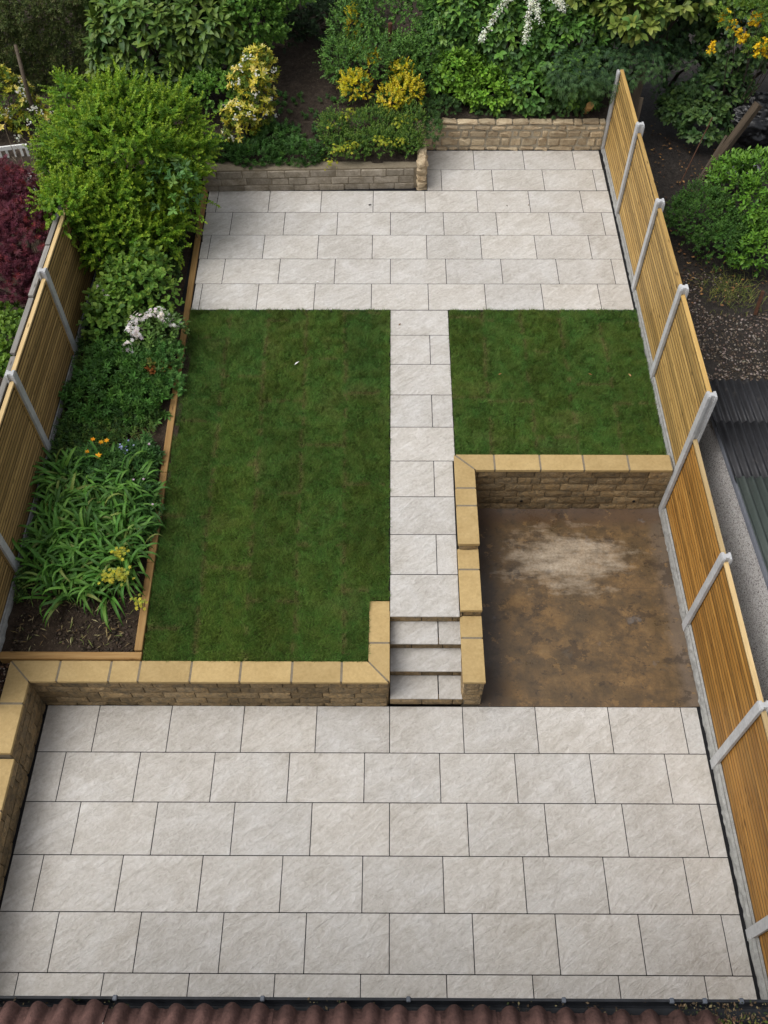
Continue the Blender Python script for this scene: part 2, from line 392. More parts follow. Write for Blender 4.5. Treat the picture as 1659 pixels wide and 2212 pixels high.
# ---- pit floor (old concrete base under dried mud)
def mat_floor():
    t = NT('muddy_concrete'); v = t.coords('Object'); vs_ = t.coords('Object', scale=(.45, 1.5, 1))
    a = t.noise(v, 1.1, 9, .66); b = t.noise(v, 4.2, 9, .72); c = t.noise(v, 30, 6, .7); st_ = t.noise(vs_, 3.0, 9, .7, .2)
    base = t.ramp(b, [(.30, (.038, .024, .013)), (.45, (.095, .058, .025)), (.56, (.155, .090, .034)), (.72, (.22, .135, .055))])
    base = t.mix(t.ramp(a, [(.36, .85), (.58, 0.0)]), base, t.ramp(c, [(.3, (.050, .036, .022)), (.7, (.115, .080, .042))]))
    base = t.mix(t.ramp(c, [(.55, 0.0), (.70, .45)]), base, (.045, .030, .018))
    tc = t.n('ShaderNodeTexCoord'); mp = t.n('ShaderNodeMapping'); mp.inputs['Location'].default_value = (-2.45, -2.18, 0); t.l(tc.outputs['Object'], mp.inputs['Vector'])
    m2 = t.n('ShaderNodeMapping'); m2.inputs['Scale'].default_value = (.92, 1.75, 1); t.l(mp.outputs[0], m2.inputs['Vector'])
    ln = t.n('ShaderNodeVectorMath', operation='LENGTH'); t.l(m2.outputs[0], ln.inputs[0])
    d = t.math('SUBTRACT', .95, ln.outputs['Value']); d = t.math('ADD', d, t.math('MULTIPLY', t.math('SUBTRACT', st_, .5), 2.6)); d = t.math('ADD', d, t.math('MULTIPLY', t.math('SUBTRACT', b, .5), 1.2))
    sx = t.n('ShaderNodeSeparateXYZ'); t.l(tc.outputs['Object'], sx.inputs[0])
    def band(expr, amp, lo, hi, mx, colr):
        e = t.math('ADD', expr, t.math('MULTIPLY', t.math('SUBTRACT', b, .5), amp)); return t.mix(t.ramp(e, [(lo, 0.0), (hi, mx)]), base, colr)
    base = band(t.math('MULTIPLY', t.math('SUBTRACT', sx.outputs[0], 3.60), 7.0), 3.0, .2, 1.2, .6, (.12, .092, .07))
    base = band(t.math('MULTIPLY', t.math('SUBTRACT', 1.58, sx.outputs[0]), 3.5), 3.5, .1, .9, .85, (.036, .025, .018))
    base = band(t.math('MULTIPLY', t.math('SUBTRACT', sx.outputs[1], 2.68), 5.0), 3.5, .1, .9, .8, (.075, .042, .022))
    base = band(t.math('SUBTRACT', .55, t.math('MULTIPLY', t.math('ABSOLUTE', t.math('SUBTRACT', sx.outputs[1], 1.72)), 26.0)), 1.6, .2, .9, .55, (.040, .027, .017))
    for sc_, lo_, mx_, cc_ in ((2.1, .56, .7, (.040, .026, .015)), (3.7, .585, .6, (.20, .118, .045)), (6.5, .60, .65, (.034, .023, .015)), (1.6, .60, .5, (.085, .066, .045))):
        pn = t.noise(t.coords('Object', scale=(1, 1.25, 1), rot=(0, 0, sc_)), sc_, 10, .74)
        base = t.mix(t.ramp(pn, [(lo_, 0.0), (lo_ + .018, mx_)]), base, cc_)
    base = t.mix(t.ramp(d, [(.05, 0.0), (.45, .42), (1.15, .9)]), base, t.ramp(c, [(.3, (.27, .205, .135)), (.7, (.50, .43, .335))]))
    w = t.noise(v, 2.6, 5, .6)
    base = t.mix(t.ramp(w, [(.66, 0.0), (.72, .4)]), base, (.15, .145, .145))
    t.col(base); t.rough(t.ramp(a, [(.38, .26), (.6, .7)]), .5)
    t.bump(t.math('ADD', b, t.math('MULTIPLY', c, .6)), .35, .012)
    return t.m
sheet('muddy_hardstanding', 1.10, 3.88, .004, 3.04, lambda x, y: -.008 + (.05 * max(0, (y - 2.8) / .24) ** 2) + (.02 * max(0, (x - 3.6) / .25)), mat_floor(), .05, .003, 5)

# ---- brickwork
_bc = {}
def brick_mesh(L, H=.138, D=.09, var=0):
    key = (round(L, 2), round(H, 3), var)
    if key in _bc: return _bc[key]
    L = round(L, 2)
    nx = max(2, int(round(L / .055))); nz = 3
    vs_, fs_ = [], []
    for j in range(nz + 1):
        for i in range(nx + 1):
            x = L * (i / nx - .5); z = H * (j / nz - .5)
            e = min(1, min(i, nx - i) / 1.2) * (1 if 0 < j < nz else .25)
            n = float(vnoise(np.array([i * .8 + var * 7.7, j * 1.3 + var * 3.1, L * 9])))
            vs_.append((x + (n - .5) * .008 * (0 < i < nx), -(.002 + e * (.004 + .013 * n)), z))
    for j in range(nz):
        for i in range(nx):
            a = j * (nx + 1) + i; fs_.append((a, a + 1, a + nx + 2, a + nx + 1))
    m = MB().add(vs_, fs_)
    b0 = [0, nx, (nz + 1) * (nx + 1) - 1, nz * (nx + 1)]
    m.v += [(-L / 2, D, -H / 2), (L / 2, D, -H / 2), (L / 2, D, H / 2), (-L / 2, D, H / 2)]
    k = len(m.v) - 4
    bot = list(range(0, nx + 1)); top = list(range(nz * (nx + 1), (nz + 1) * (nx + 1)))
    lef = [j * (nx + 1) for j in range(nz + 1)]; rig = [j * (nx + 1) + nx for j in range(nz + 1)]
    m.f += [tuple(reversed(bot)) + (k, k + 1), tuple(top) + (k + 2, k + 3), tuple(lef) + (k + 3, k), tuple(reversed(rig)) + (k + 1, k + 2), (k + 1, k, k + 3, k + 2)]
    _bc[key] = m.mesh('brick', M['brick']); return _bc[key]

def brick_run(parent, p0, p1, z0, courses, L=.39, CH=.15, first=0.0, seed=0):
    """courses of bricks along p0->p1, front face to the right-hand side of travel (local -Y)"""
    rr = random.Random(seed); d = Vector((p1[0] - p0[0], p1[1] - p0[1])); T = d.length; th = math.atan2(d.y, d.x); d.normalize()
    for c in range(courses):
        s = -(first + (L * .5 if c % 2 else 0) + rr.uniform(-.03, .03)); z = z0 + CH * (c + .5)
        while s < T:
            ln = L * rr.choice((1, 1, 1, .97, .8 if rr.random() < .4 else 1))
            a, b = max(0, s), min(T, s + ln); s += ln
            if b - a < .045: continue
            mid = (a + b) / 2
            inst('brick', brick_mesh(b - a - .011, CH - .012, .09, rr.randrange(5)), parent, (p0[0] + d.x * mid + d.y * rr.uniform(-.001, .010), p0[1] + d.y * mid - d.x * rr.uniform(-.001, .010), z), (0, 0, th))

def coping(parent, poly, ztop, th=.05):
    cx = sum(p[0] for p in poly) / len(poly); cy = sum(p[1] for p in poly) / len(poly)
    return MB().prism([(x - cx, y - cy) for x, y in poly], -th, 0).build('coping_stone', M['coping'], parent, bevel=.004, loc=(cx, cy, ztop + random.uniform(-.0015, .0015)))
def rect(x0, x1, y0, y1): return [(x0, y0), (x1, y0), (x1, y1), (x0, y1)]
G = .011

wl = MB()
wl.box(-4.535, -.035, .031, .235, -.3, .655); wl.box(-4.535, -4.318, -.885, .0305, -.3, .655); wl.box(-4.535, -4.318, -4.4, -.887, -.3, .512); wl.box(-.235, -.028, .237, 1.08, -.3, .655)
wl.box(-4.27, -.262, -.002, .252, .656, .7085); wl.box(-4.55, -4.29, -.87, .25, .657, .7082); wl.box(-4.55, -4.29, -4.3, -.92, .513, .5684); wl.box(-.247, -.01, .01, 1.085, .657, .7083)
W1 = wl.build('retaining_wall', M['mortar'])
tag(W1, 'buff stone retaining wall with wide copings along the near edge of the large lawn', 'wall')
xs = [-3.954, -3.339, -2.988, -2.373, -1.781, -1.167, -.575]
coping(W1, [(-4.56 + G, .262), (-4.28 + G, -.012), (xs[0] - G, -.012), (xs[0] - G, .262)], .71)
coping(W1, [(-4.56, .262 - G), (-4.56, -.29 + G), (-4.28, -.29 + G), (-4.28, -.012 - G)], .71)
coping(W1, rect(-4.56, -4.28, -.89, -.29 - G), .71)
for i in range(6): coping(W1, rect(xs[i] + G, xs[i + 1] - G, -.012, .262), .71)
coping(W1, [(xs[6] + G, -.012), (0 - G * 1.5, -.012), (-.257 - G, .262), (xs[6] + G, .262)], .71)
coping(W1, [(0, -.012 + G), (0, .5), (-.257, .5), (-.257, .262 + G)], .71)
coping(W1, rect(-.257, 0, .5 + 2 * G, 1.097), .71)
for i in range(6): coping(W1, rect(-4.56, -4.28, -1.51 - .6 * i + 2 * G, -.905 - .6 * i), .57)
brick_run(W1, (-4.31, .018), (-.02, .018), -.095, 5, seed=1)
brick_run(W1, (-4.31, -.885), (-4.31, 0.018), -.095, 5, seed=2)
brick_run(W1, (-4.31, -4.4), (-4.31, -.885), -.095, 4, seed=3)
brick_run(W1, (-.02, .02), (-.02, .9), -.095, 5, seed=4)

wr = MB()
wr.box(.91, 1.117, .030, .92, -.3, .615); wr.box(.91, 1.117, .938, 1.79, -.3, .755); wr.box(.91, 1.117, 1.818, 3.20, -.3, .895); wr.box(1.1175, 3.84, 3.042, 3.24, -.3, .895)
wr.box(.885, 1.125, .012, .905, .616, .6685); wr.box(.885, 1.125, .935, 1.80, .757, .8085); wr.box(.885, 1.135, 1.81, 3.25, .897, .9485); wr.box(1.15, 3.83, 3.01, 3.26, .8975, .9483)
W2 = wr.build('retaining_wall', M['mortar'])
tag(W2, 'buff stone retaining wall stepping down beside the steps and round the muddy recess', 'wall')
for a, b, z in [(0, .603, .67), (.603, .92, .67), (.90, 1.503, .81), (1.503, 1.825, .81), (1.79, 2.404, .95), (2.404, 2.694, .95)]:
    coping(W2, rect(.87, 1.14 if z < .9 else 1.146, a + G, b - G), z)
coping(W2, [(.873, 2.694 + G), (1.146, 2.694 + G), (1.146, 3.0), (.873, 3.27 - G)], .95)
coping(W2, [(1.148 + G * 2, 3.0), (1.42 - G, 3.0), (1.42 - G, 3.27), (.873 + G * 2, 3.27)], .95)
for a, b in [(1.42, 2.04), (2.04, 2.63), (2.63, 3.24), (3.24, 3.83)]: coping(W2, rect(a + G, b - G, 3.0, 3.27), .95)
brick_run(W2, (1.13, 3.03), (3.85, 3.03), 0.0, 6, seed=7, first=.1)
brick_run(W2, (.90, .022), (1.13, .022), 0.015, 4, seed=8)
brick_run(W2, (1.125, .05), (1.125, .9), .015, 4, seed=9)
brick_run(W2, (1.125, .9), (1.125, 3.0), .005, 5, seed=10)
brick_run(W2, (1.125, 1.80), (1.125, 3.0), .755, 1, seed=12)
brick_run(W2, (.90, .90), (.90, .03), 0.015, 4, seed=13)
brick_run(W2, (.885, .93), (1.13, .93), .605, 1, seed=14)
brick_run(W2, (.885, 1.81), (1.13, 1.81), .745, 1, seed=15)
for x in (1.86, 3.45):
    MB().tube([(x, 3.02, .235), (x, 2.998, .235)], .021, 12).build('weep_hole', M['hole'], W2)

# ---- steps
st = empty('garden_steps', (.45, .45, 0))
tag(st, 'short flight of pale porcelain steps with stone risers between the two copings', 'steps')
def stp(o): o.location = Vector(o.location) - st.location; return o
core = MB().box(.0, .9, .10, .95, -.2, .14); core.box(.0, .9, .39, .95, .14, .32); core.box(0, .9, .675, .95, .32, .50); core.box(0, .9, .96, 1.05, .5, .69)
stp(core.build('step_core', M['joint'], st))
for z, y0, y1, jo in [(.18, .022, .335, .603), (.36, .305, .622, None), (.54, .588, .91, .603)]:
    for a, b in ([(0, .903)] if jo is None else [(0, jo), (jo, .903)]):
        stp(inst('tread_slab', slab_mesh(b - a - SJ - .004, y1 - y0), st, ((a + b) / 2, (y0 + y1) / 2, z)))
for k, (y, z) in enumerate([(.028, 0), (.335, .18), (.62, .36), (.90, .54)]):
    edges = [0.0, .40, .78, .90] if k != 2 else [0.0, .27, .66, .90]
    for a, b in zip(edges[:-1], edges[1:]):
        stp(inst('brick', brick_mesh(b - a - .008, .142, .07, random.randrange(5)), st, ((a + b) / 2, y, z + .082)))

# ---- rear block wall
bw = empty('block_wall', (-1.3, 9.3, .9)); tag(bw, 'old weathered concrete block wall behind the pale upper patio', 'wall')
MB().add([(-3.25, 9.225, .7), (.46, 9.335, .7), (.46, 9.50, .7), (-3.25, 9.5, .7), (-3.25, 9.225, 1.33), (.46, 9.335, 1.33), (.46, 9.5, 1.33), (-3.25, 9.5, 1.33)],
         [(3, 2, 1, 0), (4, 5, 6, 7), (0, 1, 5, 4), (1, 2, 6, 5), (2, 3, 7, 6), (3, 0, 4, 7)]).build('mortar_core', M['mortar'], bw, loc=(1.3, -9.3, -.9))
bth = math.atan2(.11, 3.71)
_bk = {}
def rough_box(L, D, H, mat, seed, amp=.008, seg=(4, 2, 3), name='block', bev=.012):
    rr = np.random.default_rng(seed); bm = bmesh.new()
    bmesh.ops.create_cube(bm, size=1)
    for v in bm.verts: v.co = Vector((v.co.x * L, v.co.y * D, v.co.z * H))
    bmesh.ops.bevel(bm, geom=list(bm.edges), offset=min(bev, .3 * min(L, D, H)), segments=1, affect='EDGES')
    bmesh.ops.subdivide_edges(bm, edges=[e for e in bm.edges if e.calc_length() > .12], cuts=1, use_grid_fill=True)
    for v in bm.verts:
        n = rr.normal(0, amp, 3); v.co += Vector(n)
    m = bpy.data.meshes.new(name); bm.to_mesh(m); bm.free(); m.materials.append(mat); return m
rr = random.Random(21)
for c in range(4):
    s = -.2 if c % 2 else 0.0
    while s < 3.66:
        ln = rr.choice((.44, .44, .44, .30)); a, b = max(0, s), min(3.66, s + ln); s += ln
        if b - a < .07: continue
        mid = (a + b) / 2
        inst('block', rough_box(b - a - .008, .12, .128, M['block'], rr.randrange(999), .003), bw,
             (-3.25 + mid * math.cos(bth) + 1.3, 9.272 + mid * math.sin(bth) + rr.uniform(-.006, .006) - 9.3, .858 + .138 * c - .9 - .03), (0, 0, bth))
# rubble quoin and return
for k in range(5):
    inst('stone', rough_box(.17 + .03 * rr.random(), .19, .13, M['stone'], 300 + k, .014, bev=.04), bw, (.545 + rr.uniform(-.012, .012) + 1.3, 9.36 - 9.3, .90 + .125 * k - .9), (0, 0, rr.uniform(-.1, .1)))
for i in range(4):
    for k in range(5):
        inst('stone', rough_box(.16, .30, .13, M['stone'], 340 + k + 7 * i, .012, bev=.035), bw, (.545 + 1.3 + rr.uniform(-.01, .01), 9.60 + .28 * i - 9.3, .90 + .125 * k - .9), (0, 0, 0))
# ---- rear rubble wall
sw = empty('rubble_wall', (2.2, 10.55, .9)); tag(sw, 'honey coloured rubble stone wall at the far end beside the fence', 'wall')
MB().box(-1.62, 1.66, -.088, .10, -.1, .53).build('mortar_core', mat_simple('pale_mortar', (.31, .27, .20), (.43, .38, .29), 14, .92, .6, .015), sw)
z = 0.02
for c, h in enumerate((.10, .17, .14, .10, .07)):
    s = -1.60 + rr.uniform(-.1, 0)
    while s < 1.62:
        ln = rr.uniform(.12, .34) if h > .1 else rr.uniform(.16, .46); hh = h * rr.uniform(.86, 1.0)
        a, b = max(-1.61, s), min(1.64, s + ln); s += ln
        if b - a < .06: continue
        o = inst('stone', rough_box(b - a - .022, .14, hh - .018, M['stone'], rr.randrange(9999), .006, bev=.022), sw, ((a + b) / 2, -.038 + rr.uniform(-.014, .010), z + hh / 2), (0, rr.uniform(-.02, .02), 0))
    z += h

# ---- timber edging
def sleeper(p0, p1, w, z0, z1, h, label):
    d = Vector((p1[0] - p0[0], p1[1] - p0[1])); L = d.length
    o = MB().box(-L / 2, L / 2, -w / 2, w / 2, -h, 0).build('timber_sleeper', M['sleeper'], None, bevel=.006)
    o.location = ((p0[0] + p1[0]) / 2, (p0[1] + p1[1]) / 2, (z0 + z1) / 2); o.rotation_euler = (0, -math.atan2(z1 - z0, L), math.atan2(d.y, d.x))
    return tag(o, label, 'edging', 'timber sleepers edging the flower bed')
ends = [.385, 1.62, 3.05, 4.60, 7.62, 9.32]
labs = ['amber timber sleeper edging the bed beside the near corner of the large lawn', 'knotty timber sleeper edging the bed beside the strap-leaved lilies', 'reddish timber sleeper edging the bed beside the orange poppies',
        'long straw coloured sleeper edging the bed below the white rhododendron flowers', 'timber sleeper between the big golden bush and the pale upper patio']
for i in range(5):
    a, b = ends[i] + .002, ends[i + 1] - .002
    sleeper((SX(a) - .052, a), (SX(b) - .052, b), .094, ZL(a) + .035, ZL(b) + .035, .2, labs[i])
sleeper((-4.70, .318), (SX(.3), .318), .094, .742, .742, .2, 'amber timber sleeper laid across the near end of the flower bed')

# ---- fences
def post_mesh(h):
    w, l, s, dp = .060, .056, .026, .024
    poly = [(-w, -l), (w, -l), (w, l), (-w, l)]
    poly = [(-w, -l), (-s, -l), (-s, -l + dp), (s, -l + dp), (s, -l), (w, -l), (w, l), (s, l), (s, l - dp), (-s, l - dp), (-s, l), (-w, l)]
    m = MB().prism(poly, 0, h - .03); n = len(m.v)
    top = [(x * .86, y * .86) for x, y in poly]
    k = len(poly); m.f.pop(1)
    m.v += [(x, y, h) for x, y in top]
    m.f += [(k + i, k + (i + 1) % k, 2 * k + (i + 1) % k, 2 * k + i) for i in range(k)] + [tuple(range(2 * k, 3 * k))]
    return m.mesh('concrete_post', M['post'])
_gb = {}
def gravel_board(L, h, seed):
    key = (round(L, 2), round(h, 2), seed % 3)
    if key in _gb: return _gb[key]
    nx, nz = int(L / .05), max(3, int(h / .05)); v, f = [], []
    for j in range(nz + 1):
        for i in range(nx + 1):
            e = 1 if (0 < j < nz) else .3
            n = float(vnoise(np.array([i * .9, j * .9, seed * 5.1])))
            v.append((L * (i / nx - .5), -e * (.006 + .03 * n), h * j / nz))
    for j in range(nz):
        for i in range(nx):
            a = j * (nx + 1) + i; f.append((a, a + 1, a + nx + 2, a + nx + 1))
    m = MB().add(v, f); m.box(-L / 2, L / 2, .001, .04, 0, h - .003)
    _gb[key] = m.mesh('gravel_board', M['gravelboard'], smooth=False); return _gb[key]
_sl = {}
def slat_mesh(L, h, mat):
    key = (round(L, 2), round(h, 3), mat)
    if key not in _sl:
        L = round(L, 2)
        p = [(-.0005, -h / 2), (-.0035, -h / 2 + .003), (-.0048, 0), (-.0035, h / 2 - .004), (-.0005, h / 2), (.004, h / 2), (.004, -h / 2)]
        n = len(p); v = [(-L / 2, a, b) for a, b in p] + [(L / 2, a, b) for a, b in p]
        m = MB().add(v, [tuple(range(n)), tuple(reversed(range(n, 2 * n)))] + [((i + 1) % n, i, n + i, n + (i + 1) % n) for i in range(n)])
        _sl[key] = m.mesh('slat', M[mat])
    return _sl[key]
def fence_panel(fence, x, ya, yb, zb, zt, side, mat, capmat, pitch):
    """side=-1: slatted face looks to -X, +1: looks to +X"""
    L = yb - ya; th = -math.pi / 2 if side < 0 else math.pi / 2
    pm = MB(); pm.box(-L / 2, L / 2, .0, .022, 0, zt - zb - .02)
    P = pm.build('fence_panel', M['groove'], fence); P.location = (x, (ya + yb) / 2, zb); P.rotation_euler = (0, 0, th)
    n = int((zt - zb - .03) / pitch)
    for i in range(n):
        inst('slat', slat_mesh(L, pitch - .017 - (.008 if i % 4 == 3 else 0), mat), P, (0, random.uniform(-.0008, .0008), .02 + pitch * (i + .5)))
    MB().box(-L / 2, L / 2, -.022, .034, zt - zb - .012, zt - zb + .018).build('cap_rail', M[capmat], P, bevel=.004)
    for e in (-1, 1): MB().box(-.02, .02, -.020, -.0055, .01, zt - zb - .014).build('end_batten', M[mat], P, loc=(e * (L / 2 - .03), 0, 0)) if side > 0 else None
    return P

RF = empty('slatted_fence', (3.90, 3.0, 0)); tag(RF, 'golden slatted timber fence with grey concrete posts along the right boundary', 'fence')
def rel(o, E): o.location = Vector(o.location) - E.location; return o
FX = 3.905
lowp = [-4.50, -2.62, -.735, 1.11, 2.97]; upp = [2.97, 4.86, 6.71, 8.60, 10.46]
for y in lowp[:-1]: rel(inst('concrete_post', post_mesh(1.80), RF, (FX, y, -.05)), RF)
rel(inst('concrete_post', post_mesh(2.53), RF, (FX, 2.97, -.05)), RF)
for y, zt in zip(upp[1:], (2.53, 2.545, 2.59, 2.42)): rel(inst('concrete_post', post_mesh(zt - .7), RF, (FX, y, .7)), RF)
for i in range(4):
    a, b = lowp[i] + .035, lowp[i + 1] - .035
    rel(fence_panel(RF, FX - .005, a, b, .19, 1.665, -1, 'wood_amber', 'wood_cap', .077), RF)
    rel(inst('gravel_board', gravel_board(b - a, .205, i), RF, (FX - .035, (a + b) / 2, -.02), (0, 0, -math.pi / 2)), RF)
for i in range(4):
    a, b = upp[i] + .035, upp[i + 1] - .035
    zg = ZL((a + b) / 2)
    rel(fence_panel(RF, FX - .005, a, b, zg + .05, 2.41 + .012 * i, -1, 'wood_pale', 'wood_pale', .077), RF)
    rel(inst('gravel_board', gravel_board(b - a, .22, i + 1), RF, (FX - .035, (a + b) / 2, zg - .155), (0, 0, -math.pi / 2)), RF)

LF = empty('slatted_fence', (-4.78, 3.0, .7)); tag(LF, 'olive brown slatted timber fence with grey posts along the left flower bed', 'fence')
lp = [-.36, 1.50, 3.42, 5.31, 7.20]
for y, zt in zip(lp, (2.22, 2.30, 2.37, 2.43, 2.47, 2.5)): rel(inst('concrete_post', post_mesh(zt - .5), LF, (-4.785, y, .5)), LF)
for i in range(4):
    a, b = lp[i] + .035, lp[i + 1] - .035; zg = ZL((a + b) / 2)
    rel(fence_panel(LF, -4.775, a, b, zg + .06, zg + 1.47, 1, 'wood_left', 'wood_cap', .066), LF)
    rel(inst('gravel_board', gravel_board(b - a, .2, i), LF, (-4.752, (a + b) / 2, zg - .135), (0, 0, math.pi / 2)), LF)
OF = empty('weathered_fence', (-4.9, 3.0, .6)); tag(OF, 'old grey weathered board fence standing directly behind the left slatted fence', 'fence')
for i in range(7):
    ya = -.4 + 1.06 * i; yb = ya + 1.05; zt = ZL(ya + .5) + 1.46 + random.uniform(-.012, .012)
    B = rel(inst('fence_board', MB().box(-.525, .525, -.012, .012, -1.5, -.03).mesh('fence_board', M['wood_grey']), OF, (-4.875, (ya + yb) / 2, zt), (0, 0, math.pi / 2)), OF)
    MB().box(-.524, .524, -.035, .035, -.028, .012).build('cap_rail', M['wood_grey'], B, bevel=.004)

# ================================================================= LAWNS
def lawn(name, poly_ok, x0, x1, y0, y1, seams, seed, label):
    base = MB().add([(x0, y0, ZL(y0) - .05), (x1, y0, ZL(y0) - .05), (x1, y1, ZL(y1) - .05), (x0, y1, ZL(y1) - .05)], [(0, 1, 2, 3)])
    L = base.build(name, M['soil']); tag(L, kind='structure')
    r = np.random.default_rng(seed)
    edges = [x0] + list(seams) + [x1]
    skew = -.0242 if x0 < 0 else 0.0
    tones = []
    for k in range(len(edges) - 1):
        y = y0 - r.uniform(0, 1.5)
        while y < y1:
            ya, yb = max(y0, y), min(y1, y + 1.64)
            if yb - ya > .05:
                a = edges[k] + .004 if k else x0; b = edges[k + 1] - .004 if k < len(edges) - 2 else x1
                g_ = .006
                def cx(x, yy, kk): return x + (skew * (yy - .28) if (0 < kk < len(edges) - 1) else 0)
                def lx(yy): return max(cx(a, yy, k), SX(yy) + .01) if x0 < 0 else cx(a, yy, k)
                pts = [(lx(ya + g_), ya + g_), (cx(b, ya, k + 1), ya + g_), (cx(b, yb, k + 1), yb - g_), (lx(yb - g_), yb - g_)]
                if pts[1][0] - pts[0][0] > .05:
                    if x0 < 0 and k == len(edges) - 2 and ya < 1.1:     # notch for the pier
                        if yb <= 1.1: pts = [pts[0], (-.27, ya + g_), (-.27, yb - g_), pts[3]]
                        else: pts = [pts[0], (-.27, ya + g_), (-.27, 1.11), (x1, 1.11), (x1, yb - g_), pts[3]]
                    mz = lambda yy: ZL(yy) - .012
                    n = len(pts)
                    MB().add([(px, py, mz(py)) for px, py in pts] + [(px, py, mz(py) - .03) for px, py in pts],
                             [tuple(range(n))] + [((i + 1) % n, i, n + i, n + (i + 1) % n) for i in range(n)]).build('turf_roll', M['turf'], L)
                    tones.append((k, ya, yb, (1.07 if k % 2 else .93) * r.uniform(.95, 1.05), r.uniform(-.08, .08)))
            y += 1.64
    # blades
    A = (x1 - x0) * (y1 - y0); N = int(A * 26000)
    X = r.uniform(x0, x1, N); Y = r.uniform(y0, y1, N)
    ok = poly_ok(X, Y); X, Y = X[ok], Y[ok]; N = len(X)
    Xu = X - skew * (Y - .28)
    tone = np.ones(N); hue = np.zeros(N); seam = np.full(N, 9.0)
    for s_ in seams: seam = np.minimum(seam, np.abs(Xu - s_ + (fbm(np.stack([Y * 3, X * 0, X * 0 + s_], -1), 2) - .5) * .06))
    for (k, ya, yb, t, h) in tones:
        q = (Xu >= edges[k]) & (Xu < edges[k + 1]) & (Y >= ya) & (Y < yb); tone[q] = t; hue[q] = h
        if ya > y0 + .02: seam[q] = np.minimum(seam[q], np.abs(Y[q] - ya))
        if yb < y1 - .02: seam[q] = np.minimum(seam[q], np.abs(Y[q] - yb))
    n1 = fbm(np.stack([X * 2.2, Y * 2.2, X * 0 + seed], -1), 3); n2 = fbm(np.stack([X * 9, Y * 9, X * 0 + seed + 4], -1), 2); n3 = fbm(np.stack([X * .9, Y * .9, X * 0 + 9], -1), 2)
    dead = np.clip((.032 - seam) / .02, 0, .6) * (n2 > .44) + np.clip((n1 - .66) * 2.5, 0, .18)
    keep = r.random(N) > np.clip((.020 - seam) / .010, 0, 1) * .75 * (n2 > .5)
    for nm in ('X', 'Y', 'tone', 'hue', 'n1', 'n2', 'n3', 'dead'): pass
    X, Y, tone, hue, n1, n2, n3, dead = [q[keep] for q in (X, Y, tone, hue, n1, n2, n3, dead)]; N = len(X)
    h = (.022 + .024 * r.random(N)) * (.6 + .8 * n2); w = .0032 + .002 * r.random(N)
    az = r.uniform(0, 2 * math.pi, N); lean_d = az * 0 + 6.28 * fbm(np.stack([X * 7, Y * 7, X * 0 + 2], -1), 2) * 2 + r.normal(0, 1.3, N)
    lean = h * (.5 + .9 * r.random(N))
    Z = np.where(Y < 6.2369, .72 + .03039 * (Y - .868), .8832) - .013
    px, py = np.cos(az) * w, np.sin(az) * w
    V = np.empty((N, 3, 3))
    V[:, 0] = np.stack([X - px, Y - py, Z], -1); V[:, 1] = np.stack([X + px, Y + py, Z], -1)
    V[:, 2] = np.stack([X + np.cos(lean_d) * lean, Y + np.sin(lean_d) * lean, Z + h], -1)
    c = np.array([.080, .148, .026])[None] * (.80 + .36 * n1 + .2 * (n3 - .5))[:, None] * tone[:, None] * r.uniform(.55, 1.5, N)[:, None]
    c = c * np.stack([1 + hue + .5 * (n2 - .5), 1 + 0 * hue, 1 - hue], -1)
    straw = np.array([.19, .145, .065]); mixd = np.clip(dead * .8 + (r.random(N) < .035) * .5, 0, .9)[:, None]
    c = c * (1 - mixd) + straw * mixd
    np_mesh('grass', V.reshape(-1, 3), np.arange(3 * N).reshape(-1, 3), M['grass'], np.repeat(np.clip(c, .003, 1), 3, 0), L)['kind'] = 'stuff'
    return L
lawn('lawn', lambda X, Y: (X > -2.975 - .0242 * (Y - .28)) & ~((X > -.262) & (Y < 1.10)), -3.14, -.012, .268, 6.228, [-2.36, -1.76, -1.16, -.56], 5, '')
lawn('lawn', lambda X, Y: X < 99, .912, 3.835, 3.275, 6.228, [1.42, 2.03, 2.63, 3.24], 8, '')

# ================================================================= FOLIAGE KIT
UP = np.array([0, 0, 1.0])
def unit(a): return a / np.maximum(np.linalg.norm(a, axis=-1, keepdims=True), 1e-9)
LEAF = {}
LEAF['diamond'] = (np.array([(0, 0, 0), (-.26, .45, .07), (.26, .45, .07), (0, 1, -.06)]), np.array([(0, 2, 3), (0, 3, 1)]))
LEAF['narrow'] = (np.array([(0, 0, 0), (-.13, .45, .04), (.13, .45, .04), (0, 1, -.08)]), np.array([(0, 2, 3), (0, 3, 1)]))
LEAF['round'] = (np.array([(0, 0, 0), (-.36, .35, .06), (.36, .35, .06), (-.30, .78, .04), (.30, .78, .04), (0, 1, -.05)]), np.array([(0, 2, 4), (0, 4, 5), (0, 5, 3), (0, 3, 1)]))
ov = [(0, 0, 0), (0, .35, .02), (0, .7, .0), (0, 1, -.10)] + [(-.15, .2, .05), (-.20, .5, .06), (-.13, .8, .0)] + [(.15, .2, .05), (.20, .5, .06), (.13, .8, .0)]
of = [(0, 1, 4), (4, 1, 5), (1, 2, 5), (5, 2, 6), (2, 3, 6), (0, 7, 1), (7, 8, 1), (1, 8, 2), (8, 9, 2), (2, 9, 3)]
LEAF['oval'] = (np.array(ov), np.array(of))
def lobes(n, spread, wid, inner=.0):
    V, F = [(0, 0, 0)], []
    for k in range(n):
        a = (k / (n - 1) - .5) * spread; l = 1 - .35 * abs(k / (n - 1) - .5) * 2
        ca, sa = math.cos(a), math.sin(a); i = len(V)
        for x, y, z in ((-wid, .5, .03), (wid, .5, .03), (0, 1, -.1)): V.append((l * (x * ca + y * sa), l * (y * ca - x * sa), z))
        F += [(0, i + 1, i + 2), (0, i + 2, i)]
    return np.array(V), np.array(F)
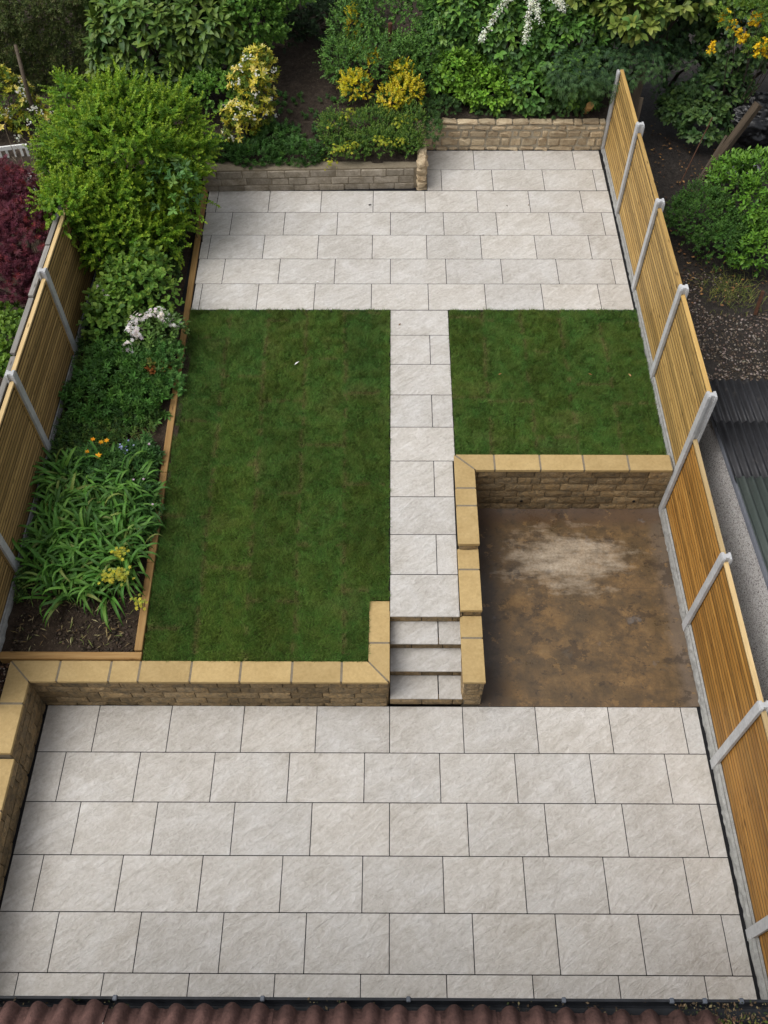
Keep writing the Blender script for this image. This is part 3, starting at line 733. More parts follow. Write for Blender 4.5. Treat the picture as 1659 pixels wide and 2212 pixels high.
LEAF['maple'] = lobes(6, 3.2, .10); LEAF['three'] = lobes(3, 2.6, .24); LEAF['five'] = lobes(5, 3.8, .17); LEAF['flower'] = lobes(6, 5.3, .24); LEAF['fan'] = lobes(5, 1.7, .06)
def strap(n=7):
    V, F = [], []
    for i in range(n + 1):
        t = i / n; w = .026 * (1 - t ** 2.2) + .001; y = math.sin(t * 1.9) / 1.9 * 1.2; z = (.78 * t - .92 * t * t)
        V += [(-w, y, z + w * .5), (0, y, z), (w, y, z + w * .5)]
    for i in range(n):
        a = 3 * i
        F += [(a, a + 1, a + 4), (a, a + 4, a + 3), (a + 1, a + 2, a + 5), (a + 1, a + 5, a + 4)]
    return np.array(V), np.array(F)
LEAF['strap'] = strap()

class Leaves:
    def __init__(s): s.V = []; s.F = []; s.C = []; s.n = 0
    def add(s, kind, pos, d, nrm, size, col, wscale=1.0):
        tv, tf = LEAF[kind]; N = len(pos)
        if N == 0: return s
        d = unit(d); x = unit(np.cross(d, nrm)); n = np.cross(x, d)
        size = np.broadcast_to(size, (N,))[:, None]
        V = pos[:, None, :] + size[:, None] * (tv[None, :, 0:1] * wscale * x[:, None] + tv[None, :, 1:2] * d[:, None] + tv[None, :, 2:3] * n[:, None])
        k = len(tv)
        s.V.append(V.reshape(-1, 3)); s.F.append((tf[None] + (np.arange(N) * k)[:, None, None] + s.n).reshape(-1, 3))
        s.C.append(np.repeat(np.broadcast_to(col, (N, 3)), k, 0)); s.n += N * k
        return s
    def build(s, name, mat, parent):
        fk = 1.34 if mat in (M['leaf'], M['gloss']) else 1.0
        s.C = [np.minimum(c * fk, np.maximum(c, .62)) for c in s.C]
        return np_mesh(name, np.concatenate(s.V) - np.array(parent.location)[None], np.concatenate(s.F), mat, np.clip(np.concatenate(s.C), .001, 1), parent)

def pal(r, N, cols, w=None):
    c = np.array(cols)[r.choice(len(cols), N, p=w)]
    return c * r.uniform(.78, 1.25, (N, 1)) * r.uniform(.93, 1.07, (N, 3))
def blob_points(r, blobs, N, lump=.22, freq=2.2, inner=.55, zmin=-.55):
    """points near the surface of a union of ellipsoids, with outward normals"""
    B = np.array([[*b[0], *b[1]] for b in blobs]); w = (B[:, 3] * B[:, 4] + B[:, 3] * B[:, 5] + B[:, 4] * B[:, 5]); w /= w.sum()
    k = r.choice(len(B), N, p=w); u = unit(r.normal(size=(N, 3)))
    u[:, 2] = np.where(u[:, 2] < zmin, -u[:, 2], u[:, 2])
    c, rad = B[k, :3], B[k, 3:]
    s0 = c + rad * u
    lum = 1 + lump * (fbm(s0 * freq, 2) - .5) * 2.4
    t = (inner + (1 - inner) * r.random(N) ** .45) * lum
    p = c + rad * u * t[:, None]
    keep = np.ones(N, bool)
    for j in range(len(B)):      # drop what lies deep inside another blob
        q = (((p - B[j, :3]) / B[j, 3:]) ** 2).sum(1); keep &= (q > .30) | (k == j)
    return p[keep], unit(u / rad)[keep]
def shoots(L, r, P, Nn, kind, length, nleaf, size, cols, tipcol=None, ang=1.0, upb=.4, jit=.4, w=None, wscale=1.0, droop=0.0, mixup=.35):
    N = len(P)
    d = unit(Nn + UP * upb + r.normal(0, jit, (N, 3)))
    a = unit(np.cross(d, r.normal(size=(N, 3)))); b = np.cross(d, a)
    cb = pal(r, N, cols, w); ph = r.uniform(0, 6.28, N); ln = length * (r.uniform(.55, 1.25, N) + (r.random(N) < .07) * r.uniform(.3, 1.0, N))
    for i in range(nleaf):
        t = (i + 1) / nleaf; q = ph + i * 2.4 + r.normal(0, .25, N)
        perp = a * np.cos(q)[:, None] + b * np.sin(q)[:, None]
        an = (ang * (1.15 - .75 * t)) + r.normal(0, .15, N)
        ld = d * np.cos(an)[:, None] + perp * np.sin(an)[:, None] - UP * droop
        nn = d * (1 - mixup) + UP * mixup + r.normal(0, .15, (N, 3))
        c = cb * r.uniform(.85, 1.15, (N, 1))
        if tipcol is not None: c = c + (np.array(tipcol)[None] - c) * (t ** 2 * r.uniform(.3, 1, N))[:, None]
        L.add(kind, P + d * (ln * t * .9)[:, None], ld, nn, size * r.uniform(.7, 1.2, N) * (1 - .25 * t), c, wscale)
def stems(parent, base, tips, r0=.03, name='stem', mat='bark', seed=1, bend=.15):
    rr = random.Random(seed); m = MB()
    for t in tips:
        a = Vector(base) + Vector((rr.uniform(-.08, .08), rr.uniform(-.08, .08), -.1)); b = Vector(t)
        mid = (a + b) / 2 + Vector((rr.uniform(-bend, bend), rr.uniform(-bend, bend), rr.uniform(0, bend)))
        m.tube([a, (a + mid) / 2 + Vector((rr.uniform(-.04, .04),) * 3), mid, (mid + b) / 2, b], [r0, r0 * .85, r0 * .65, r0 * .45, r0 * .2], 5)
    o = m.build(name, M[mat], parent, smooth=True)
    o.location = -Vector(parent.location)
    return o
def plant(name, base, label, cat='bush'):
    return tag(empty(name, base), label, cat)
def tips_of(r, blobs, n):
    out = []
    for k in range(n):
        c, rad = blobs[k % len(blobs)][:2]; u = unit(r.normal(size=3)); u[2] = abs(u[2]) * .7
        out.append(tuple(np.array(c) + np.array(rad) * u * .75))
    return out
def bush(name, label, base, blobs, N, kind, length, nleaf, size, cols, tip=None, mat='leaf', cat='bush', seed=1, ang=1.0, upb=.4, jit=.4, lump=.22, freq=2.2, inner=.55, w=None, nst=9, r0=.03, zmin=-.55, wscale=1.0, droop=0, mixup=.35, extra=None):
    r = np.random.default_rng(seed); E = plant(name, base, label, cat)
    L = Leaves(); P, Nn = blob_points(r, blobs, N, lump, freq, inner, zmin)
    shoots(L, r, P, Nn, kind, length, nleaf, size, cols, tip, ang, upb, jit, w, wscale, droop, mixup)
    if extra: extra(L, r, blobs, E)
    L.build('foliage', M[mat], E)
    if nst: stems(E, base, tips_of(r, blobs, nst), r0, seed=seed)
    return E
def flowers(E, r, P, Nn, size, cols, kind='flower', name='blossom', upb=.6):
    L = Leaves(); N = len(P)
    nn = unit(Nn + UP * upb + r.normal(0, .3, (N, 3))); d = np.cross(nn, r.normal(size=(N, 3)))
    L.add(kind, P, d, nn, size * r.uniform(.7, 1.2, N), pal(r, N, cols)); o = L.build(name, M['petal'], E); o['kind'] = 'stuff'; return o
def clusters(r, C, n, rad):
    C = np.array(C); P = np.repeat(C, n, 0) + r.normal(0, 1, (len(C) * n, 3)) * np.array(rad); return P, unit(P - np.repeat(C, n, 0) + np.array([0, -.01, .02]))

# ================================================================= PLANTS
# --- clipped dark hedge, top left
def hedge_extra(L, r, blobs, E): pass
E_ = plant('conifer_hedge', (-7.2, 12.0, 1.0), 'dense clipped dark green hedge in the far left corner', 'hedge')
r_ = np.random.default_rng(31); L_ = Leaves()
N_ = 15000
P_ = np.stack([r_.uniform(-9.6, -5.15, N_), 11.35 + .22 * r_.random(N_) ** 2, r_.uniform(1.15, 3.7, N_)], -1); Q_ = np.tile([0, -1.0, .25], (N_, 1))
N2 = 7000
P2 = np.stack([-5.15 - .25 * r_.random(N2) ** 2, r_.uniform(11.4, 13, N2), r_.uniform(1.15, 3.7, N2)], -1); Q2 = np.tile([1.0, -.2, .2], (N2, 1))
N3 = 6000
P3 = np.stack([r_.uniform(-9.6, -5.1, N3), r_.uniform(11.4, 13, N3), 3.7 - .2 * r_.random(N3)], -1); Q3 = np.tile([0, -.3, 1.0], (N3, 1))
P_ = np.concatenate([P_, P2, P3]); Q_ = np.concatenate([Q_, Q2, Q3])
P_ = P_ + Q_ * ((fbm(P_ * 3.2, 3) - .5) * .75)[:, None]
shoots(L_, r_, P_, Q_, 'narrow', .09, 6, .075, [(.042, .066, .018), (.060, .086, .026), (.09, .105, .036), (.08, .062, .03)], (.11, .135, .04), 1.0, .2, .5, [.4, .35, .15, .1])
L_.build('foliage', M['leaf'], E_); stems(E_, (-7.0, 12.2, .9), [(-8, 12, 3), (-7, 12.3, 3.3), (-6, 12.1, 3.2), (-5.6, 12, 2.6)], .06, seed=4)

# --- big leaved rhododendron
bush('rhododendron_bush', 'large rhododendron with long glossy leaves behind the big golden bush', (-3.9, 11.6, 1.5), [((-4.25, 11.2, 2.35), (1.05, .7, .95)), ((-3.3, 11.3, 2.5), (.85, .6, .9)), ((-4.0, 11.9, 3.1), (1.5, .7, .8))],
     760, 'oval', .05, 9, .25, [(.038, .085, .016), (.052, .11, .018), (.028, .065, .015), (.085, .13, .022)], (.10, .15, .024), 'gloss', seed=32, ang=1.35, upb=.5, jit=.35, lump=.2, freq=1.6, inner=.75, droop=.25, wscale=.9, nst=10, mixup=.5)
r_ = np.random.default_rng(33)
# --- pale green shrub beside it
bush('hazel_shrub', 'light green round leaved shrub at the top between rhododendron and bare soil', (-2.5, 12.0, 1.6), [((-2.55, 11.6, 2.75), (.75, .6, .75)), ((-3.0, 11.1, 2.2), (.55, .4, .4)), ((-2.1, 12.0, 3.1), (.6, .5, .5)), ((-3.1, 10.5, 2.0), (.7, .3, .28))],
     2300, 'round', .13, 7, .07, [(.075, .17, .028), (.10, .21, .035), (.06, .14, .03)], (.15, .26, .045), 'leaf', seed=34, lump=.35, freq=2.4, inner=.6)
# --- golden privet
bush('privet_bush', 'big rounded golden green bush overhanging the left flower bed', (-4.0, 8.0, .9), [((-4.2, 8.15, 2.1), (.95, .8, .95)), ((-4.45, 7.5, 1.7), (.7, .55, .65)), ((-3.55, 8.35, 1.95), (.55, .5, .5)), ((-3.95, 7.3, 1.4), (.55, .4, .42)), ((-4.95, 8.4, 2.1), (.55, .5, .55)), ((-3.6, 8.9, 2.35), (.5, .4, .45)), ((-4.3, 8.7, 2.75), (.5, .4, .42)), ((-5.0, 8.9, 2.75), (.22, .2, .3)), ((-3.2, 8.6, 2.1), (.3, .3, .25)), ((-3.75, 7.75, 1.5), (.4, .4, .4)), ((-4.8, 7.15, 2.05), (.45, .4, .45)), ((-4.35, 6.9, 1.6), (.5, .35, .45)), ((-4.9, 6.75, 2.2), (.3, .25, .3))],
     4700, 'diamond', .30, 26, .052, [(.085, .185, .014), (.115, .225, .017), (.062, .145, .013)], (.22, .285, .02), 'leaf', seed=35, ang=1.15, upb=.15, jit=.65, lump=.42, freq=3.2, inner=.55, nst=14, r0=.035, wscale=1.5, mixup=.5)
# --- bramble growing through the privet
r_ = np.random.default_rng(36); E_ = plant('bramble', (-3.2, 7.7, 1.0), 'bramble with broad green leaves showing through the golden bush', 'bramble'); L_ = Leaves()
P_, Q_ = blob_points(r_, [((-3.5, 7.75, 2.0), (.35, .25, .33))], 60, .3, 2, .8); Q_ = unit(Q_ + np.array([0, -.6, .5]))
shoots(L_, r_, P_ + Q_ * .12, Q_, 'three', .10, 3, .15, [(.09, .18, .04), (.12, .22, .05), (.07, .15, .05)], None, 1.1, .5, .4, mixup=.6)
L_.build('foliage', M['leaf'], E_); stems(E_, (-3.2, 7.9, .9), [(-3.2, 7.6, 2.2), (-3.4, 7.6, 1.9), (-3.0, 7.6, 1.8)], .008, seed=6)
# --- yellow choisya with white flowers
def choisya(name, label, base, blobs, N, seed, fl, yl):
    r = np.random.default_rng(seed); E = bush(name, label, base, blobs, N, 'narrow', .05, 8, .085, [(.13, .17, .02), (.30, .27, .025), (.07, .12, .02)], None, 'leaf', seed=seed, ang=1.25, upb=.5, jit=.4, lump=.3, freq=3, inner=.6, w=[.35, .3, .35], wscale=1.5, nst=7)
    P, Q = blob_points(r, blobs, yl, .3, 3, .93); L = Leaves()
    shoots(L, r, P + Q * .04, Q, 'narrow', .03, 9, .095, [(.62, .46, .05), (.70, .56, .11), (.55, .40, .04)], (.75, .66, .22), 1.35, .6, .3, wscale=1.6); L.build('young_foliage', M['leaf'], E)
    P, Q = blob_points(r, blobs, fl, .3, 3, .95); P = np.repeat(P, 9, 0) + r.normal(0, .028, (len(P) * 9, 3)); Q = np.repeat(Q, 9, 0)
    flowers(E, r, P + Q * .06, Q, .026, [(.72, .72, .66), (.8, .8, .76)]); return E
choisya('choisya_bush', 'upright yellow leaved bush with white flowers behind the block wall', (-2.45, 10.2, 1.4), [((-2.35, 10.25, 2.05), (.33, .35, .62)), ((-2.6, 9.95, 1.75), (.3, .3, .4)), ((-2.2, 10.5, 2.4), (.25, .25, .35))], 620, 37, 42, 85)
choisya('choisya_bush', 'straggly yellow bush with creamy white flowers under the dark hedge', (-6.8, 10.6, .9), [((-6.8, 10.45, 1.9), (.55, .35, .45)), ((-6.35, 10.3, 1.6), (.35, .3, .3)), ((-7.1, 10.2, 1.6), (.5, .3, .3))], 420, 38, 60, 38)
# --- ivy wall behind the bare soil
bush('ivy', 'dark ivy mass in deep shade above the bare soil bank', (-1.6, 13.2, 1.8), [((-1.7, 13.3, 2.7), (1.3, .5, 1.1)), ((-1.0, 12.6, 2.2), (.5, .4, .5)), ((-2.2, 12.6, 2.1), (.6, .35, .4))], 2600, 'five', .10, 4, .075, [(.022, .045, .018), (.03, .06, .022), (.018, .035, .016)], None, 'gloss', 'ivy', seed=39, lump=.3, inner=.7, upb=.1)
# --- euonymus
eb = [((-.25, 11.25, 1.95), (.75, .5, .62)), ((.35, 11.2, 1.9), (.55, .45, .6)), ((-.55, 11.8, 2.4), (.5, .45, .6)), ((.1, 11.9, 2.6), (.7, .4, .6)), ((.65, 11.3, 2.2), (.35, .35, .5)), ((-.85, 11.4, 2.0), (.35, .35, .4))]
E_ = bush('euonymus_bush', 'green euonymus with bright yellow variegated branches round the rusty post', (-.1, 11.4, 1.5), eb, 2700, 'diamond', .16, 10, .052, [(.05, .12, .022), (.065, .15, .028), (.04, .095, .02)], (.10, .19, .03), 'gloss', seed=40, lump=.3, freq=3, inner=.6, wscale=1.2)
r_ = np.random.default_rng(41); L_ = Leaves()
P_, Q_ = blob_points(r_, [((-.60, 10.78, 1.95), (.26, .2, .24)), ((.02, 10.6, 1.83), (.26, .2, .17)), ((.30, 10.72, 1.93), (.24, .2, .25)), ((.2, 10.92, 2.12), (.17, .15, .17)), ((-.66, 11.75, 2.5), (.09, .1, .33)), ((-.57, 11.4, 2.25), (.13, .1, .14)), ((-.3, 11.2, 2.2), (.1, .1, .1))], 620, .3, 5, .5)
shoots(L_, r_, P_, Q_, 'diamond', .12, 10, .05, [(.60, .42, .02), (.68, .52, .06), (.45, .36, .03), (.12, .18, .03)], None, 1.0, .7, .4, [.4, .3, .2, .1], 1.2)
L_.build('variegated_foliage', M['leaf'], E_)
# --- cherry laurel hedge
LC = [(.050, .115, .022), (.068, .15, .026), (.038, .085, .022), (.10, .19, .03)]
bush('laurel_hedge', 'tall cherry laurel hedge overhanging the honey coloured stone wall', (2.2, 12.0, 1.6), [((1.25, 11.65, 2.25), (.75, .5, .85)), ((2.15, 11.7, 2.3), (.85, .5, .9)), ((3.0, 11.6, 2.2), (.75, .5, .8)), ((1.6, 12.3, 3.2), (1.1, .5, .8)), ((2.9, 12.2, 3.2), (1.1, .5, .8)), ((2.5, 11.1, 1.72), (.55, .35, .33)), ((3.3, 11.1, 1.9), (.4, .35, .4))],
     3300, 'oval', .13, 7, .175, LC, None, 'gloss', 'hedge', seed=42, ang=1.2, upb=.35, jit=.4, lump=.22, freq=2, inner=.72, droop=.3, wscale=1.15, mixup=.5, nst=14, r0=.04)
bush('laurel_bush', 'bright green low laurel bush hanging over the left end of the stone wall', (1.5, 11.2, 1.55), [((1.35, 11.15, 1.85), (.55, .33, .38)), ((1.75, 11.0, 1.7), (.45, .3, .33)), ((1.1, 11.1, 2.1), (.3, .3, .3))], 560, 'oval', .10, 7, .125, [(.085, .19, .018), (.11, .23, .022), (.065, .15, .018)], (.16, .28, .03), 'gloss', seed=43, ang=1.15, upb=.6, jit=.4, lump=.25, inner=.6, wscale=1.2, mixup=.5, nst=8)
# --- white spirea sprays
E_ = plant('spirea', (2.2, 12.2, 1.8), 'arching sprays of tiny white blossom hanging over the laurel hedge', 'shrub'); r_ = np.random.default_rng(44)
m_ = MB(); Ps = []
for a, b in [((2.05, 11.35, 3.3), (1.5, 10.72, 2.8)), ((2.37, 11.3, 3.3), (2.27, 10.85, 2.74)), ((2.3, 11.35, 3.35), (2.5, 10.95, 3.0)), ((2.5, 11.4, 3.35), (2.92, 11.1, 3.1)), ((1.75, 11.5, 3.45), (2.0, 11.05, 3.3))]:
    a, b = np.array(a), np.array(b); mid = (a + b) / 2 + np.array([0, -.05, .12]); base = np.array([2.2, 12.2, 1.8])
    m_.tube([base, (base + a) / 2 + np.array([0, 0, .5]), a, mid, b], [.012, .01, .006, .005, .002], 4)
    t = np.sort(r_.random(26))[:, None]; Ps.append(((1 - t) ** 2 * a + 2 * t * (1 - t) * mid + t * t * b))
C_ = np.concatenate(Ps); P_, Q_ = clusters(r_, C_, 14, (.035, .03, .035)); flowers(E_, r_, P_, Q_, .022, [(.72, .74, .70), (.82, .83, .80)])
o_ = m_.build('stem', M['bark'], E_); o_.location = -Vector(E_.location)
# --- conifer with drooping sprays
def conifer(name, label, base, blobs, N, seed, cat='tree'):
    r = np.random.default_rng(seed); E = plant(name, base, label, cat); L = Leaves()
    P, Q = blob_points(r, blobs, N, .3, 2.5, .5, -.9)
    D = unit(Q * np.array([1, 1, .3]) + np.array([0, -.3, -.45]) + r.normal(0, .3, (len(P), 3)))
    for i in range(6):
        t = i / 5; side = unit(np.cross(D, UP)) * r.normal(0, .06, (len(P), 1))
        c = pal(r, len(P), [(.030, .070, .028), (.042, .09, .032), (.022, .052, .024)]); c = c + np.array([.03, .05, .01]) * t ** 2
        L.add('fan', P + D * (.28 * t) + side * 1.5 - UP * .08 * t * t, D + side * 5 - UP * .3 * t, UP + r.normal(0, .3, (len(P), 3)), .10 * r.uniform(.7, 1.2, len(P)), c, 1.2)
    L.build('crown', M['leaf'], E)
    stems(E, base, [tuple(np.array(b[0])) for b in blobs], .05, 'trunk', seed=seed); return E
conifer('conifer', 'drooping dark green conifer sprays over the far end of the fence', (3.5, 11.6, 1.6), [((3.25, 10.8, 2.35), (.42, .25, .25)), ((3.72, 10.75, 2.35), (.3, .22, .25)), ((4.35, 11.0, 2.5), (.4, .25, .25))], 330, 45)
conifer('conifer', 'dark conifer branches hanging into the gap beyond the fence', (5.4, 12.6, 1.0), [((5.35, 11.5, 1.9), (.28, .25, .5)), ((4.95, 11.8, 2.6), (.4, .25, .3))], 120, 46)
# --- laurel tree over the fence end
bush('laurel_tree', 'laurel tree with whorls of yellowish green leaves above the end of the fence', (4.4, 12.2, 1.0), [((4.1, 11.2, 3.0), (.55, .4, .4)), ((4.8, 11.6, 3.15), (.8, .4, .45)), ((3.6, 11.7, 3.3), (.7, .4, .4)), ((4.5, 12.2, 3.6), (1.2, .5, .5))], 640, 'oval', .08, 8, .205, [(.085, .14, .022), (.12, .17, .03), (.055, .105, .022)], (.18, .20, .04), 'gloss', 'tree', seed=47, ang=1.3, upb=.5, lump=.3, inner=.7, droop=.15, wscale=1.3, mixup=.5, nst=8, r0=.05)
# --- hedge right of the dark gap
bush('rhododendron_hedge', 'tall dark evergreen hedge filling the top right corner', (6.6, 12.4, 1.0), [((6.3, 11.7, 2.6), (.75, .5, .9)), ((7.3, 11.6, 2.5), (.9, .5, 1.0)), ((5.8, 12.0, 3.1), (.7, .5, .7)), ((6.0, 11.4, 1.55), (.5, .4, .45)), ((5.4, 11.3, 1.25), (.4, .3, .35)), ((5.75, 10.95, 1.15), (.45, .3, .35)), ((4.9, 12.7, 2.1), (.8, .4, 1.0)), ((5.9, 12.9, 2.0), (.7, .4, 1.0)), ((7.0, 12.2, 3.5), (1.3, .5, .7))], 2300, 'oval', .09, 8, .15, [(.040, .085, .026), (.055, .11, .03), (.03, .065, .024)], (.08, .13, .03), 'gloss', 'hedge', seed=48, ang=1.25, upb=.4, lump=.28, inner=.7, droop=.2, wscale=1.4, mixup=.5, nst=10, r0=.04)
# --- laburnum
E_ = bush('laburnum', 'laburnum with hanging golden yellow flower clusters in the top right corner', (6.4, 11.4, 1.0), [((5.9, 10.65, 3.25), (.55, .3, .3)), ((6.4, 10.6, 3.3), (.5, .3, .35)), ((6.2, 10.35, 2.85), (.3, .2, .2))], 380, 'three', .12, 6, .065, [(.09, .16, .02), (.13, .20, .03), (.06, .12, .02)], None, 'leaf', 'tree', seed=49, lump=.4, inner=.5, r0=.014)
r_ = np.random.default_rng(50); C_ = []
for x, y, z in [(5.47, 10.75, 3.3), (5.62, 10.6, 3.2), (5.73, 10.5, 3.1), (5.8, 10.45, 3.05), (5.99, 10.25, 2.98), (6.1, 10.25, 3.05), (5.36, 10.62, 2.83), (6.02, 10.6, 3.3), (5.9, 10.6, 3.3), (6.3, 10.4, 3.2), (6.2, 10.35, 2.9)]:
    for k in range(11): C_.append((x + r_.normal(0, .03), y - .03 + r_.normal(0, .03), z + .02 - .018 * k))
P_, Q_ = clusters(r_, C_, 7, (.022, .02, .016)); flowers(E_, r_, P_, Q_, .028, [(.76, .50, .01), (.82, .60, .03), (.66, .42, .01)])
# --- shrubs in the yard beyond the fence
bush('laurel_shrub', 'bright green glossy laurel shrub at the right edge beyond the fence', (6.1, 8.3, .6), [((6.05, 8.5, 1.35), (.6, .65, .6)), ((5.75, 9.0, 1.3), (.35, .4, .4)), ((6.4, 8.0, 1.2), (.55, .5, .55)), ((5.95, 7.55, .95), (.4, .35, .35))], 900, 'oval', .11, 7, .11, [(.055, .135, .014), (.075, .165, .017), (.042, .105, .014)], (.10, .20, .02), 'gloss', seed=51, ang=1.0, upb=.9, jit=.35, lump=.28, inner=.6, wscale=.95, nst=9)
bush('hypericum_shrub', 'dark green small leaved shrub between the fence and the bright laurel', (5.3, 8.1, .6), [((5.25, 8.3, 1.1), (.5, .5, .42)), ((5.5, 7.75, 1.0), (.45, .4, .38)), ((5.0, 8.5, .95), (.3, .3, .28))], 1500, 'diamond', .10, 8, .048, [(.042, .10, .018), (.056, .125, .022), (.032, .078, .016)], None, 'leaf', seed=52, ang=1.2, upb=.5, lump=.3, freq=3, inner=.6, wscale=1.1, nst=10, r0=.012)
# --- red maple and neighbours on the left
bush('japanese_maple', 'dark red japanese maple beyond the left fence', (-5.75, 6.6, .75), [((-5.45, 6.55, 2.0), (.48, .65, .42)), ((-5.75, 7.3, 2.1), (.5, .6, .4)), ((-5.6, 5.95, 1.75), (.42, .45, .38)), ((-6.05, 7.8, 1.9), (.35, .4, .3)), ((-5.3, 6.1, 1.45), (.25, .4, .3))], 1700, 'maple', .10, 5, .085, [(.095, .022, .036), (.125, .030, .044), (.065, .016, .027), (.16, .028, .03)], None, 'leaf', 'tree', seed=53, ang=1.2, upb=.3, jit=.4, lump=.35, freq=2.5, inner=.55, w=[.4, .25, .25, .1], mixup=.6, nst=12, r0=.022)
bush('hydrangea_bush', 'mid green leafy bush outside the left fence below the red maple', (-5.5, 5.0, .75), [((-5.4, 4.95, 1.25), (.42, .45, .4)), ((-5.75, 5.4, 1.2), (.4, .4, .38)), ((-5.6, 4.3, 1.1), (.4, .4, .35))], 520, 'round', .09, 7, .085, [(.08, .155, .025), (.105, .19, .03), (.06, .12, .025)], (.14, .22, .03), 'leaf', seed=54, inner=.6, lump=.3, nst=8, r0=.012)
bush('ivy', 'blue green ground cover outside the left fence above the hydrangea', (-5.6, 5.9, .75), [((-5.5, 5.65, .95), (.5, .35, .22)), ((-5.3, 5.75, 1.0), (.3, .3, .25)), ((-5.3, 4.0, .85), (.4, .4, .2)), ((-5.35, 3.2, .85), (.4, .5, .2))], 700, 'five', .08, 4, .07, [(.045, .10, .04), (.06, .12, .045), (.035, .08, .03)], None, 'leaf', 'ivy', seed=55, inner=.6, nst=0)
bush('evergreen_shrub', 'olive green evergreen shrub between the white bench and the golden bush', (-5.7, 9.2, .8), [((-5.6, 9.2, 1.35), (.45, .45, .5)), ((-5.35, 8.6, 1.3), (.35, .4, .4)), ((-5.9, 9.9, 1.3), (.4, .4, .4))], 420, 'oval', .08, 7, .10, [(.06, .095, .022), (.08, .12, .028), (.04, .07, .02)], None, 'gloss', seed=56, inner=.6, lump=.3, nst=8, r0=.012, wscale=1.1)
E_ = plant('bare_twigs', (-5.8, 8.0, .75), 'tangle of bare pale twigs rising through the red maple', 'twigs'); r_ = random.Random(57); m_ = MB()
for k in range(34):
    a = Vector((-5.8 + r_.uniform(-.2, .2), 7.9 + r_.uniform(-.3, .3), .8)); b = Vector((-5.7 + r_.uniform(-.55, .55), 7.9 + r_.uniform(-.9, .6), r_.uniform(2.1, 2.75)))
    c = (a + b) / 2 + Vector((r_.uniform(-.2, .2), r_.uniform(-.2, .2), .1)); m_.tube([a, c, b, b + Vector((r_.uniform(-.2, .2), r_.uniform(-.2, .2), r_.uniform(-.05, .15)))], [.009, .006, .004, .002], 4)
o_ = m_.build('twig', mat_simple('pale_bark', (.16, .12, .085), (.27, .21, .15), 20, .9, .2), E_); o_.location = -Vector(E_.location)
tag(MB().tube([(-6.35, 10.75, .7), (-6.3, 10.5, 1.4), (-6.2, 10.2, 2.1), (-6.3, 10.6, 2.8)], [.05, .045, .04, .03], 8).build('tree_trunk', M['wood_rot'], None, smooth=True), 'slender grey leaning trunk in front of the dark hedge', 'trunk')

# --- the flower bed
bush('bramble', 'bramble shrub with toothed green leaves above the white rhododendron flowers', (-3.9, 5.9, .85), [((-3.75, 6.1, 1.25), (.55, .45, .4)), ((-4.2, 6.0, 1.2), (.4, .35, .35)), ((-3.9, 6.5, 1.4), (.45, .35, .35)), ((-4.15, 5.6, 1.15), (.35, .3, .3))], 420, 'round', .14, 5, .105, [(.075, .165, .025), (.10, .20, .03), (.055, .12, .025)], (.15, .22, .035), 'leaf', 'shrub', seed=60, ang=1.2, upb=.5, lump=.35, inner=.55, mixup=.65, nst=10, r0=.01)
E_ = bush('rhododendron', 'small rhododendron in the flower bed with clusters of pale pinkish white flowers', (-3.6, 5.4, .85), [((-3.55, 5.4, 1.15), (.42, .3, .25)), ((-3.3, 5.45, 1.15), (.25, .25, .25))], 130, 'oval', .06, 7, .10, [(.05, .10, .022), (.07, .13, .026)], None, 'gloss', 'shrub', seed=61, inner=.5, nst=8, r0=.008)
r_ = np.random.default_rng(62); C_ = [(-3.80, 5.44, 1.38), (-3.68, 5.46, 1.42), (-3.54, 5.47, 1.45), (-3.46, 5.52, 1.47), (-3.38, 5.5, 1.46), (-3.28, 5.46, 1.42), (-3.17, 5.44, 1.38), (-3.80, 5.28, 1.35), (-3.74, 5.2, 1.3), (-3.86, 5.1, 1.22), (-3.68, 5.3, 1.34), (-4.28, 5.92, 1.52), (-4.24, 5.85, 1.5)]
P_, Q_ = clusters(r_, C_, 15, (.05, .045, .04)); flowers(E_, r_, P_, Q_, .048, [(.74, .70, .73), (.82, .79, .80), (.66, .60, .65)])
bush('geranium', 'spreading cranesbill mound with cut leaves in the middle of the flower bed', (-3.9, 4.7, .82), [((-3.85, 4.75, .92), (.6, .5, .2)), ((-3.6, 4.3, .88), (.45, .4, .14)), ((-4.2, 4.4, .9), (.45, .5, .16)), ((-4.1, 5.1, .95), (.4, .35, .2))], 620, 'five', .11, 4, .12, [(.050, .125, .024), (.065, .15, .028), (.04, .10, .022)], None, 'leaf', 'plant', seed=63, inner=.6, upb=.9, mixup=.75, nst=10, r0=.005)
bush('columbine', 'soft green leafy plant spilling over the timber edging below the white flowers', (-3.35, 5.0, .85), [((-3.35, 5.05, 1.0), (.28, .3, .2)), ((-3.2, 4.6, .9), (.16, .2, .12))], 330, 'five', .08, 4, .06, [(.06, .15, .035), (.08, .18, .04)], None, 'leaf', 'plant', seed=64, inner=.6, upb=.9, mixup=.7, nst=6, r0=.004)
bush('geranium', 'bluish green cranesbill behind the strap-leaved lilies beside the poppies', (-3.75, 3.1, .8), [((-4.0, 3.05, .88), (.5, .35, .13)), ((-3.5, 3.15, .86), (.35, .4, .12)), ((-3.3, 2.6, .84), (.22, .3, .1)), ((-3.22, 2.2, .82), (.14, .25, .08))], 430, 'five', .09, 4, .11, [(.042, .105, .026), (.056, .13, .03), (.034, .085, .024)], None, 'leaf', 'plant', seed=65, inner=.6, upb=.9, mixup=.75, nst=8, r0=.004)
